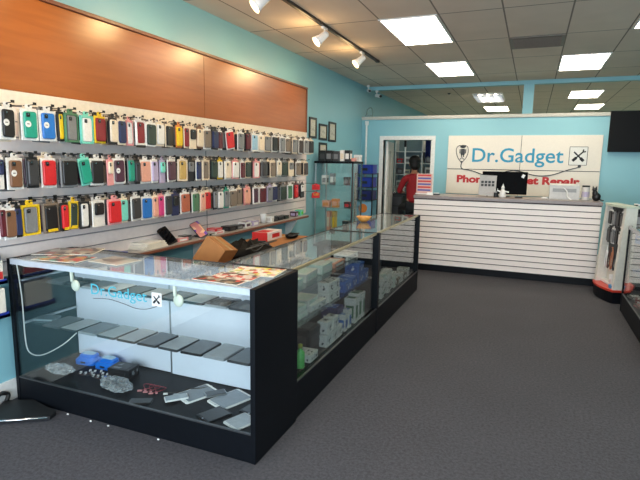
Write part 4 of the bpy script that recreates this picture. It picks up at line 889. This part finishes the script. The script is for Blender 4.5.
MB().ell((-0.98, -0.034, 0.85), (0.05, 0.006, 0.028)).plate((-0.98, -0.034, 0.755), 0.075, 0.11, 0.005, 0.018, axis='y').box((-1.03, -0.034, 0.765), (0.016, 0.005, 0.075)).box((-0.93, -0.034, 0.765), (0.016, 0.005, 0.075)).box((-0.998, -0.034, 0.69), (0.018, 0.005, 0.05)).box((-0.962, -0.034, 0.69), (0.018, 0.005, 0.05)).build('little_figure_icon', BLACK, sg)
tool_icon(sg, 0.90, 0.70, 0.27, -0.032)
MB().cyl((0.93, -0.032, 0.53), (0.93, -0.042, 0.53), 0.026).build('stethoscope_end', DARK, sg)
# ------------------------------------------------------------------ things on the counter
o = thing('computer_monitor', 'black computer monitor on the reception counter with a white mark in its upper corner', 'monitor', (-0.375, 7.98, CT))
MB().box((0, 0, 0.205), (0.63, 0.035, 0.33), bev=0.008).build('monitor_housing', mat('deep_black', (5, 5, 7), 0.7, spec=0.05), o)
MB().box((0, -0.0185, 0.205), (0.60, 0.003, 0.30)).build('screen', mat('monitor_glass', (4, 5, 7), 0.5, spec=0.05), o)
MB().box((0, 0.01, 0.045), (0.05, 0.03, 0.08)).cyl((0, 0.01, 0), (0, 0.01, 0.01), 0.09).build('stand', BLACK, o)
MB().box((0.255, -0.0205, 0.31), (0.04, 0.002, 0.05), rot=(0, 0.5, 0)).build('white_sticker', WHITE, o)
o = thing('photo_display', 'tilted card of small portraits on the left of the counter monitor', 'display card', (-0.60, 7.88, CT), (0, 0, 0.05))
MB().box((0, 0, 0.165), (0.24, 0.008, 0.30), bev=0.002, rot=(-0.12, 0.03, 0)).build('card', mat('grey_card', (176, 172, 168), 0.4), o)
p = MB()
for k in range(4):
    for j in range(2): p.box((-0.075 + k * 0.05, -0.006 + 0.009 * (1 - j) * 0 - 0.0, 0.215 - j * 0.045), (0.036, 0.004, 0.034), rot=(-0.12, 0, 0))
p.v = [(x, y + (zz - 0.165) * 0.12 - 0.001, zz) for x, y, zz in p.v]; p.build('portrait_prints', DARK, o)
b = MB().box((0, 0, 0.09), (0.2, 0.004, 0.07), rot=(-0.12, 0, 0)); b.v = [(x, y + (zz - 0.165) * 0.12 + 0.002, zz) for x, y, zz in b.v]; b.build('red_band_print', mat('dull_red_print', (170, 84, 76), 0.5), o)
MB().box((0, 0.05, 0.1), (0.02, 0.006, 0.22), rot=(0.35, 0, 0)).build('easel_leg', BLACK, o)
o = thing('white_figurine', 'small white figurine standing in front of the counter monitor', 'figurine', (-0.38, 7.82, CT))
MB().lathe([(0, 0), (0.045, 0), (0.05, 0.03), (0.03, 0.10), (0.02, 0.12), (0.0, 0.122)]).ell((0, 0, 0.14), (0.024, 0.024, 0.028)).build('figurine_body', WHITE, o)
MB().box((-0.05, 0, 0.09), (0.05, 0.02, 0.02), rot=(0, 0.5, 0), bev=0.004).box((0.055, 0, 0.085), (0.06, 0.02, 0.02), rot=(0, 0.2, 0), bev=0.004).build('arms', WHITE, o)
MB().cyl((0, 0, 0.162), (0, 0, 0.2), 0.014, 0.004).build('hat', WHITE, o)
o = thing('pen_holder', 'little dark pen holder left of the white figurine', 'pen holder', (-0.47, 7.8, CT))
MB().cyl((0, 0, 0), (0, 0, 0.07), 0.03).build('cup', BLACK, o); MB().cyl((0.005, 0, 0.06), (0.02, 0, 0.13), 0.004).cyl((-0.01, 0, 0.06), (-0.015, 0.01, 0.12), 0.004).build('pens', WHITE, o)
o = thing('remote_control', 'small dark remote lying right of the figurine on the counter', 'remote', (-0.16, 7.8, CT), 0.4)
MB().box((0, 0, 0.01), (0.1, 0.035, 0.02), bev=0.004).build('remote_body', DARK, o); MB().box((0.02, 0, 0.0205), (0.04, 0.02, 0.002)).build('buttons', ALU, o)
o = thing('receipt_printer', 'pale grey receipt printer at the right end of the counter', 'printer', (0.43, 7.95, CT))
MB().prism([(-0.09, 0), (-0.09, 0.2), (0.05, 0.22), (0.09, 0.12), (0.09, 0)], -0.19, 0.19, M=Matrix(((0, 0, 1, 0), (1, 0, 0, 0), (0, 1, 0, 0), (0, 0, 0, 1)))).build('printer_housing', mat('pale_grey_plastic', (196, 194, 190), 0.4), o)
MB().box((0, -0.093, 0.13), (0.3, 0.006, 0.05)).build('paper_slot', mat('mid_grey_plastic', (150, 150, 148), 0.4), o)
MB().tube([(-0.02, -0.10, 0.17), (0.03, -0.13, 0.12), (0.04, -0.15, 0.05), (0.09, -0.18, 0.008)], 0.008).build('paper_curl', WHITE, o)
o = thing('crumpled_paper', 'small crumpled white paper left of the receipt printer', 'paper', (0.18, 7.8, CT))
MB().ell((0, 0, 0.015), (0.05, 0.03, 0.015), n=9, k=5).build('paper_ball', WHITE, o); MB().box((0.05, 0, 0.004), (0.06, 0.03, 0.004), rot=(0, 0.2, 0)).build('paper_strip', WHITE, o)
o = thing('lidded_jar', 'white jar with a black lid between printer and black cat figure', 'jar', (0.70, 7.9, CT))
MB().lathe([(0, 0), (0.045, 0), (0.048, 0.01), (0.048, 0.17), (0.042, 0.185), (0, 0.185)]).build('jar_body', mat('milky_plastic', (214, 210, 204), 0.3), o)
MB().lathe([(0, 0.185), (0.048, 0.185), (0.048, 0.205), (0, 0.207)]).build('lid', BLACK, o)
MB().cyl((0, 0, 0.05), (0, 0, 0.12), 0.0488, caps=False).build('jar_label', pm('lavender'), o)
o = thing('cat_figurine', 'black sitting cat figurine at the right end of the counter', 'figurine', (0.82, 7.84, CT))
MB().ell((0.01, 0, 0.055), (0.055, 0.045, 0.06)).ell((-0.01, -0.01, 0.10), (0.036, 0.034, 0.055), rot=(0, -0.2, 0)).ell((-0.02, -0.01, 0.155), (0.032, 0.032, 0.028)).build('cat_body', BLACK, o)
for s in (-1, 1): MB().cyl((-0.02 + s * 0.018, -0.01, 0.172), (-0.02 + s * 0.024, -0.01, 0.205), 0.013, 0.002, n=8).build('ear', BLACK, o)
MB().tube([(0.05, 0.01, 0.02), (0.085, 0.0, 0.012), (0.09, -0.04, 0.012)], 0.009).build('tail', BLACK, o)
o = thing('service_notice', 'small printed notice with red and blue lines at the left end of the counter', 'sign', (-1.53, 7.85, CT), 0.0)
MB().box((0, 0, 0.165), (0.24, 0.006, 0.30), bev=0.001).build('notice_sheet', mat('notice_pink', (212, 170, 160), 0.4), o)
ln = MB(); l2 = MB(); l3 = MB()
for k in range(6): (ln if k % 2 else l2).box((0, -0.0042, 0.29 - k * 0.045), (0.2, 0.002, 0.024))
l3.box((0, -0.0042, 0.31), (0.2, 0.002, 0.006))
ln.build('blue_text_lines', mat('blue_print_ink', (70, 80, 160), 0.5), o); l2.build('red_text_lines', RED, o)
MB().box((0, 0.02, 0.008), (0.26, 0.08, 0.016), bev=0.003).build('foot', WHITE, o)
for i, (x, m) in enumerate(((-1.42, WHITE), (-1.32, BLACK))):
    o = thing('card_holder', ('small white card holder right of the printed notice' if i == 0 else 'small dark tray at the left end of the counter'), 'card holder', (x, 7.75, CT), 0.2)
    MB().box((0, 0, 0.012), (0.1, 0.06, 0.024), bev=0.003).build('holder', m, o); MB().box((0, 0.01, 0.03), (0.08, 0.02, 0.012)).build('cards', WHITE, o)
# television
o = thing('wall_television', 'black flat television on the back wall right of the sign', 'television', (1.665, YB - 0.06, 1.85))
MB().box((0, 0, 0.325), (1.13, 0.05, 0.65), bev=0.006).build('housing', mat('tv_black', (7, 7, 9), 0.6, spec=0.2), o)
MB().box((0, -0.026, 0.33), (1.10, 0.002, 0.61)).build('screen', mat('matte_screen', (5, 5, 6), 0.5, spec=0.15), o)
MB().box((0, 0.042, 0.3), (0.3, 0.034, 0.3)).build('wall_mount', DARK, o)
# ------------------------------------------------------------------ rounded merchandiser by the counter
mr = thing('accessory_rack', 'leaning white accessory rack with a curved top and red rimmed base', 'display rack', (0.93, 7.02, 0), math.atan2(-0.97, 0.25))
# local: width along x (-0.34..0.34), front towards local -y
def arc(w, y0, bulge, n=12): return [(-w + 2 * w * i / n, y0 - bulge * math.sin(PI * i / n)) for i in range(n + 1)]
bs = arc(0.29, -0.02, 0.05)
MB().prism(bs + [(0.29, 0.17), (-0.29, 0.17)], 0, 0.13).build('base', BLACKP, mr)
MB().prism(arc(0.30, -0.03, 0.06) + [(0.30, 0.175), (-0.30, 0.175)], 0.14, 0.165).build('red_rim', mat('red_rim_plastic', (196, 60, 44), 0.35), mr)
M_ = MB().b2((-0.29, 0.10, 0.165), (0.29, 0.16, 1.14)); M_.build('back_body', mat('rack_white', (214, 212, 202), 0.4), mr)
for s in (-1, 1):
    MB().prism([(-0.02, 0.165), (0.10, 0.165), (0.10, 1.14), (0.035, 1.14)], -0.03, 0.03, M=Matrix.Translation((s * 0.26, 0, 0)) @ Matrix(((0, 0, 1, 0), (1, 0, 0, 0), (0, 1, 0, 0), (0, 0, 0, 1)))).build('side_frame', MATS['rack_white'], mr)
MB().prism(arc(0.30, 0.03, 0.05) + [(0.30, 0.17), (-0.30, 0.17)], 1.14, 1.165).build('curved_top', mat('rack_top_pale', (196, 204, 186), 0.4), mr)
MB().b2((-0.23, 0.03, 0.17), (0.23, 0.10, 0.20)).build('tray', WHITE, mr)
MB().b2((-0.23, 0.092, 0.50), (0.23, 0.099, 1.12)).build('black_backing', BLACK, mr)
mW = Matrix.Translation(mr.location) @ Euler(mr.rotation_euler).to_matrix().to_4x4()
def on_rack(x, y, z): return tuple(mW @ Vector((x, y, z)))
RZ = mr.rotation_euler[2] - PI / 2
k = 0
for r_i, (z, cols) in enumerate(((1.10, [('white', 'black'), ('black', 'grey'), ('black', 'black'), ('white', 'charcoal')]), (0.88, [('black', 'charcoal'), ('white', 'grey'), ('black', 'black'), ('black', 'white')]))):
    for i, (a, c) in enumerate(cols):
        hang_pack(on_rack(-0.165 + i * 0.11, 0.06, z), (0, 0, RZ), 0.09, a, c, 'p', f'{a} pack with {c} item on the white rack, {("upper", "lower")[r_i]} row, {ORD[i]} from left', 'packs on the white accessory rack', detail=False, cat='accessory pack')
for i in range(5):
    p0 = Vector(on_rack(-0.16 + i * 0.08, 0.05, 0.62)); 
    m = (WHITE, mat('brown_cord', (80, 56, 50), 0.5), mat('tan_cord', (170, 110, 80), 0.5), DARK, BLACK)[i]
    d = Vector(on_rack(1, 0, 0)) - Vector(on_rack(0, 0, 0))
    cable(f'{("white", "brown", "tan", "dark grey", "black")[i]} coiled cable hanging in the lower part of the white rack', [tuple(p0 + d * a + Vector((0, 0, b))) for a, b in ((0, 0), (0.03, -0.08), (0.025, -0.2), (-0.02, -0.26), (-0.03, -0.14), (0.0, -0.04), (0.02, -0.16))], 0.008, m, m, cat='cable')
carton('small_blue_tub', 'small bright blue tub on the red rim of the white rack', on_rack(0.2, 0.0, 0.1655), -1.32, (0.09, 0.04, 0.04), mat('sky_blue_plastic', (40, 150, 210), 0.4), cat='tub')
o = thing('white_bottle_rack', 'white cup standing inside the lower part of the white rack', 'cup', on_rack(0.05, 0.055, 0.2005))
o.name = 'white_cup'
MB().lathe([(0, 0), (0.025, 0), (0.034, 0.1), (0.031, 0.1), (0.022, 0.004), (0, 0.004)]).build('cup_wall', WHITE, o); MB().lathe([(0.032, 0.098), (0.036, 0.101), (0.032, 0.104)]).build('rim', WHITE, o)
# ------------------------------------------------------------------ slatted gondola on the right
gd = thing('slatted_gondola', 'grey slatted display stand behind the right glass case', 'display stand', (1.91, 7.35, 0))
sl = MB().b2((-0.68, 0.012, 0.1), (0.68, 0.03, 1.04), m=1); z = 0.105
while z < 1.0: sl.b2((-0.68, 0, z), (0.68, 0.014, min(z + 0.088, 1.04))); z += 0.1
sl.build('slat_front', [mat('grey_slat_paint', (160, 158, 162), 0.4), GROOVE], gd)
MB().b2((-0.68, 0.03, 0), (0.68, 0.4, 1.04)).build('carcass', mat('counter_side_dark', (52, 50, 54), 0.5), gd)
MB().b2((-0.70, -0.015, 1.04), (0.70, 0.42, 1.09), bev=0.004).build('top_board', BLACKP, gd)
carton('router_box', 'white and teal box on the black top of the right display stand', (1.34, 7.5, 1.0905), 0.05, (0.2, 0.12, 0.06), WHITE, panel=mat('teal_print', (70, 150, 160), 0.5))
o = thing('table_lamp', 'pale rounded jar on the right display stand at the photo edge', 'jar', (1.50, 7.55, 1.0905)); o.name = 'rounded_jar'
MB().lathe([(0, 0), (0.07, 0), (0.085, 0.05), (0.07, 0.12), (0.04, 0.14), (0, 0.145)]).build('jar_body', mat('beige_ceramic', (196, 184, 164), 0.4), o); MB().lathe([(0, 0.145), (0.03, 0.146), (0.02, 0.165), (0, 0.168)]).build('lid', WHITE, o)
o = thing('black_knob_camera', 'small black webcam at the left corner of the right display stand', 'webcam', (1.24, 7.38, 1.0905)); o.name = 'webcam'
MB().cyl((0, 0, 0), (0, 0, 0.02), 0.02).ell((0, 0, 0.035), (0.022, 0.022, 0.02)).build('webcam_body', BLACK, o); MB().cyl((0, -0.02, 0.036), (0, -0.024, 0.036), 0.008).build('lens', DARK, o)
o = thing('blue_price_sign', 'bright blue printed sign clipped to the right slatted stand', 'sign', (1.36, 7.338, 0.67))
MB().box((0, 0, 0.075), (0.26, 0.006, 0.17), bev=0.001).build('sign_sheet', mat('sky_print', (30, 130, 210), 0.4), o)
ln = MB()
for kk, w in ((0.12, 0.16), (0.085, 0.1), (0.05, 0.18)): ln.box((0, -0.0042, kk), (w, 0.002, 0.016), rot=(0, 0.05, 0))
ln.build('white_stripes', WHITE, o)
# ------------------------------------------------------------------ left edge: leaflet holder on wall, black tray on the floor
o = thing('leaflet_holder', 'blue and clear two tier leaflet holder on the left wall at the photo edge', 'leaflet holder', (XL + 0.001, 2.02, 0.60))
tier = MB()
for z0, h in ((0.0, 0.035), (0.22, 0.03)):
    tier.b2((0.086, -0.12, z0), (0.092, 0.12, z0 + h)).b2((0, -0.12, z0), (0.092, 0.12, z0 + 0.02)).b2((0, -0.12, z0), (0.092, -0.114, z0 + h)).b2((0, 0.114, z0), (0.092, 0.12, z0 + h))
tier.b2((0, -0.12, 0), (0.006, 0.12, 0.37)); tier.build('tray', BLUE, o)
MB().b2((0.02, -0.105, 0.021), (0.08, 0.105, 0.19), bev=0.002).build('leaflets', mat('paper_white', (226, 220, 206), 0.6), o)
MB().b2((0.02, -0.105, 0.241), (0.08, 0.105, 0.37), bev=0.002).build('leaflets', mat('paper_white', (226, 220, 206), 0.6), o)
MB().b2((0.0802, -0.10, 0.252), (0.0815, 0.10, 0.30)).build('red_print', RED, o)
MB().lathe([(0, 0), (0.05, 0), (0.052, 0.02), (0.05, 0.035), (0, 0.04)], c=(0.053, 0.05, 0.372)).build('blue_cap', BLUE, o)
o = thing('monitor_base_tray', 'black flat stand base with a chrome front edge on the carpet', 'stand base', (-2.88, 2.03, 0.0), 0.0)
poly = [(-0.22, 0.06), (-0.06, 0.145), (0.21, 0.09), (0.23, 0.03), (-0.02, -0.13), (-0.10, -0.12)]
MB().prism(poly, 0.012, 0.034).build('base_plate', mat('matte_black_metal', (24, 25, 27), 0.5), o)
MB().tube([(-0.22, 0.05, 0.026), (-0.10, -0.125, 0.026), (-0.03, -0.14, 0.026), (0.22, 0.022, 0.026)], 0.007, sub=1).build('chrome_edge', CHROME, o)
MB().cyl((-0.18, 0.02, 0), (-0.18, 0.02, 0.012), 0.02).cyl((0.15, 0.06, 0), (0.15, 0.06, 0.012), 0.02).cyl((-0.05, -0.08, 0), (-0.05, -0.08, 0.012), 0.02).build('rubber_feet', BLACK, o)
MB().tube([(-0.20, 0.06, 0.034), (-0.21, 0.08, 0.07), (-0.215, 0.03, 0.09), (-0.20, -0.02, 0.06), (-0.19, -0.04, 0.034)], 0.014).build('carry_loop', BLACK, o)
# crumbs on the carpet along the near case
for i, (x, y) in enumerate(((-2.62, 2.165), (-2.42, 2.16), (-2.28, 2.162), (-1.9, 2.165))):
    o = MB().ell((0, 0, 0.004), (0.009, 0.006, 0.0045), n=7, k=4).build('paper_scrap', WHITE, None, (x, y, 0.0)); tag(o, f'tiny white scrap on the carpet before the near case, {ORD[i]} from left', 'scrap', 'white scraps on the carpet')
# ------------------------------------------------------------------ workshop behind the doorway
wbn = thing('workbench', 'dark workbench with drawers seen through the doorway', 'workbench', (-2.5, 11.0, 0))
MB().b2((-0.45, -0.3, 0.93), (0.9, 0.35, 0.97), bev=0.004).build('bench_top', mat('bench_dark', (44, 42, 44), 0.5), wbn)
MB().b2((-0.43, -0.26, 0), (-0.05, 0.33, 0.93)).build('drawer_unit', DARK, wbn)
for k in range(4): MB().b2((-0.40, -0.275, 0.08 + k * 0.21), (-0.08, -0.26, 0.26 + k * 0.21), bev=0.003).build('drawer', mat('bench_drawer', (70, 72, 78), 0.4), wbn)
for x in (0.86,): 
    for y in (-0.27, 0.3): MB().b2((x - 0.02, y - 0.02, 0), (x + 0.02, y + 0.02, 0.93)).build('leg', BLACK, wbn)
sr = thing('workshop_shelf', 'white parts shelf on the workshop wall behind the doorway', 'shelf rack', (-2.6, 12.3, 0))
for x in (-0.5, 0.15, 0.8): MB().b2((x - 0.015, -0.15, 0), (x + 0.015, 0.15, 2.2)).build('upright', TRIMW, sr)
for z in (1.05, 1.35, 1.62, 1.9): MB().b2((-0.5, -0.15, z - 0.02), (0.8, 0.15, z)).build('shelf_board', TRIMW, sr)
MB().b2((-0.5, 0.13, 0), (0.8, 0.15, 2.2)).build('back_board', mat('shelf_back_grey', (120, 140, 144), 0.5), sr)
cs = ['white', 'charcoal', 'grey', 'black', 'mint', 'white', 'dark brown', 'cream', 'navy', 'white', 'grey', 'black', 'red', 'white']
k = 0; rp = random.Random(3)
for zi, z in enumerate((1.0505, 1.3505, 1.6205)):
    for i in range(6):
        c = cs[k % len(cs)]; k += 1
        carton('parts_box', f'small {c} parts box on the {("lowest", "middle", "upper")[zi]} workshop shelf, {ORD[i]} from left', ((-2.99, -2.80, -2.61, -2.30, -2.12, -1.94)[i], 12.22, z), rp.uniform(-0.2, 0.2), (0.13, 0.12, rp.uniform(0.1, 0.2)), pm(c), panel=pm('grey') if c != 'grey' else pm('white'), group='parts boxes on the workshop shelf')
o = thing('floor_lamp_pole', 'white vertical lamp pole in the workshop behind the doorway', 'lamp', (-2.72, 11.55, 0)); o.name = 'workshop_lamp'
MB().cyl((0, 0, 0), (0, 0, 0.02), 0.12).build('base', WHITE, o); MB().cyl((0, 0, 0.02), (0, 0, 2.02), 0.02).build('pole', WHITE, o); MB().box((0, -0.01, 2.08), (0.05, 0.04, 0.2), bev=0.008).build('lamp_head', BLACK, o)
o = thing('hanging_blue_jacket', 'dark blue cloth hanging in the upper right of the doorway', 'cloth', (-2.10, 12.07, 1.74)); o.name = 'hanging_cloth'
nf = 18; vs = []; fs = []
for i in range(nf + 1):
    x = -0.26 + 0.52 * i / nf; yy = 0.03 * math.sin(i * 1.4)
    for (zz_, dy) in ((0.42 - 0.05 * math.sin(PI * i / nf), 0), (0.0 + 0.05 * math.sin(i * 0.7), yy)):
        vs += [(x, dy * 1.0 + yy, zz_), (x, dy + yy + 0.012, zz_)]
for i in range(nf):
    a, b = i * 4, (i + 1) * 4
    fs += [(a, b, b + 2, a + 2), (a + 1, a + 3, b + 3, b + 1), (a, a + 1, b + 1, b), (a + 2, b + 2, b + 3, a + 3)]
fs += [(0, 2, 3, 1), (nf * 4, nf * 4 + 1, nf * 4 + 3, nf * 4 + 2)]
MB().add(vs, fs, 0, True).build('cloth_sheet', mat('dark_blue_cloth', (24, 34, 96), 0.8), o); MB().tube([(-0.26, 0.01, 0.42), (0.26, 0.01, 0.42)], 0.012, sub=1).build('hanging_bar', BLACK, o)
# office chair
st_ = thing('office_stool', 'black workshop stool under the person in the red shirt', 'stool', (-2.16, 10.16, 0))
MB().lathe([(0, 0.56), (0.15, 0.56), (0.165, 0.58), (0.16, 0.615), (0, 0.62)]).build('seat', BLACK, st_)
MB().cyl((0, 0, 0.06), (0, 0, 0.56), 0.022).build('column', CHROME, st_)
for k in range(5):
    a = 2 * PI * k / 5; MB().cyl((0, 0, 0.07), (0.24 * math.cos(a), 0.24 * math.sin(a), 0.05), 0.016, 0.012).ell((0.24 * math.cos(a), 0.24 * math.sin(a), 0.025), (0.024, 0.024, 0.025)).build('leg', BLACK, st_)
# ------------------------------------------------------------------ person seated at the bench
def skin(name, joints, bones, mt, parent, sub=2):
    """joints: name -> (pos, radius)"""
    names = list(joints); ix = {n: i for i, n in enumerate(names)}
    me = bpy.data.meshes.new(name); me.from_pydata([joints[n][0] for n in names], [(ix[a], ix[b]) for a, b in bones], [])
    o = link(name, me, parent); md = o.modifiers.new('skin', 'SKIN'); md.use_smooth_shade = True
    for i, n in enumerate(names):
        r = joints[n][1]; me.skin_vertices[0].data[i].radius = r if isinstance(r, tuple) else (r, r); me.skin_vertices[0].data[i].use_root = (i == 0)
    s = o.modifiers.new('subdivision', 'SUBSURF'); s.levels = sub; s.render_levels = sub
    me.materials.append(mt)
    return o
pz = thing('person', 'person in a dark red shirt with black hair seated at the workbench', 'person', (-2.16, 10.16, 0.125), math.radians(28))
pz.scale = (1.1, 1.1, 1.1)
SKIN = mat('skin_tone', (170, 118, 92), 0.5); SHIRT = mat('dark_red_shirt', (150, 24, 34), 0.8, bump=0.1); HAIR = mat('black_hair', (14, 12, 12), 0.6); JEANS = mat('dark_trousers', (28, 30, 38), 0.8)
# local: faces -x... towards the bench at local +y
J = {'pelvis': ((0, 0, 0.57), (0.15, 0.115)), 'waist': ((0, 0.03, 0.74), (0.135, 0.10)), 'chest': ((0, 0.06, 0.95), (0.155, 0.11)), 'shoulders': ((0, 0.07, 1.10), (0.11, 0.085)), 'neck': ((0, 0.09, 1.19), 0.055), 'neck_top': ((0, 0.115, 1.25), 0.052),
     'head': ((0, 0.135, 1.33), (0.078, 0.088)), 'crown': ((0, 0.125, 1.42), (0.07, 0.08))}
B = [('pelvis', 'waist'), ('waist', 'chest'), ('chest', 'shoulders'), ('shoulders', 'neck'), ('neck', 'neck_top'), ('neck_top', 'head'), ('head', 'crown')]
for s, n in ((-1, 'l'), (1, 'r')):
    J[n + 'sh'] = ((s * 0.18, 0.07, 1.08), 0.062); J[n + 'el'] = ((s * 0.26, 0.16, 0.84), 0.044); J[n + 'wr'] = ((s * 0.16, 0.36, 0.82), 0.03); J[n + 'palm'] = ((s * 0.14, 0.42, 0.815), (0.036, 0.018))
    J[n + 'hip'] = ((s * 0.09, 0.04, 0.56), 0.088); J[n + 'kn'] = ((s * 0.14, 0.42, 0.53), 0.06); J[n + 'an'] = ((s * 0.15, 0.34, 0.10), 0.038); J[n + 'toe'] = ((s * 0.16, 0.48, 0.04), (0.036, 0.03))
    B += [('shoulders', n + 'sh'), (n + 'sh', n + 'el'), (n + 'el', n + 'wr'), (n + 'wr', n + 'palm'), ('pelvis', n + 'hip'), (n + 'hip', n + 'kn'), (n + 'kn', n + 'an'), (n + 'an', n + 'toe')]
    for f in range(4):
        fx_ = s * (0.115 + 0.018 * f); ln_ = (0.062, 0.074, 0.07, 0.056)[f]
        J[f'{n}f{f}a'] = ((fx_, 0.455, 0.815), 0.0095); J[f'{n}f{f}b'] = ((fx_, 0.455 + ln_ * 0.55, 0.812), 0.0085); J[f'{n}f{f}c'] = ((fx_, 0.455 + ln_, 0.792), 0.007)
        B += [(n + 'palm', f'{n}f{f}a'), (f'{n}f{f}a', f'{n}f{f}b'), (f'{n}f{f}b', f'{n}f{f}c')]
    J[f'{n}ta'] = ((s * 0.10, 0.40, 0.81), 0.011); J[f'{n}tb'] = ((s * 0.075, 0.445, 0.80), 0.009); B += [(n + 'wr', f'{n}ta'), (f'{n}ta', f'{n}tb')]
skin('body', J, B, SKIN, pz)
def sc(names, k, extra=None): return {n: (J[n][0], tuple(v * k for v in (J[n][1] if isinstance(J[n][1], tuple) else (J[n][1],) * 2))) for n in names}
SN = ['pelvis', 'waist', 'chest', 'shoulders', 'neck', 'lsh', 'lel', 'rsh', 'rel', 'lwr', 'rwr']
sj = sc(SN, 1.12); sj['neck'] = ((0, 0.085, 1.165), (0.064, 0.064)); sj['pelvis'] = ((0, 0.0, 0.60), (0.17, 0.13))
for n, s in (('l', -1), ('r', 1)): sj[n + 'wr'] = ((s * 0.175, 0.325, 0.823), (0.042, 0.042))
skin('shirt', sj, [(a, b) for a, b in B if a in SN and b in SN], SHIRT, pz)
TN = ['pelvis', 'lhip', 'lkn', 'lan', 'rhip', 'rkn', 'ran']; tj = sc(TN, 1.1); tj['pelvis'] = ((0, 0.0, 0.565), (0.155, 0.12))
skin('trousers', tj, [(a, b) for a, b in B if a in TN and b in TN], JEANS, pz)
hb = MB().ell((0, 0.105, 1.40), (0.108, 0.112, 0.10), n=20, k=12).ell((0, 0.075, 1.33), (0.098, 0.085, 0.10), n=18, k=10)
hb.v = [(x, y, z + 0.006 * math.sin(x * 90) * math.cos(y * 80)) for x, y, z in hb.v]; hb.build('hair', HAIR, pz)
for s in (-1, 1):
    MB().ell((s * 0.082, 0.135, 1.335), (0.010, 0.018, 0.028)).build('ear', SKIN, pz)
    MB().ell((s * 0.03, 0.215, 1.352), (0.013, 0.009, 0.009)).build('eye', WHITE, pz)
    MB().b2((s * 0.15 - 0.045, 0.30, 0.0), (s * 0.15 + 0.045, 0.56, 0.07), bev=0.02).build('shoe', BLACK, pz)
MB().ell((0, 0.228, 1.325), (0.014, 0.018, 0.024)).build('nose', SKIN, pz); MB().ell((0, 0.213, 1.285), (0.024, 0.008, 0.006)).build('mouth', mat('lip_tone', (150, 80, 76), 0.5), pz)
# workshop light
for x, y in ((-2.7, 10.3),): pass
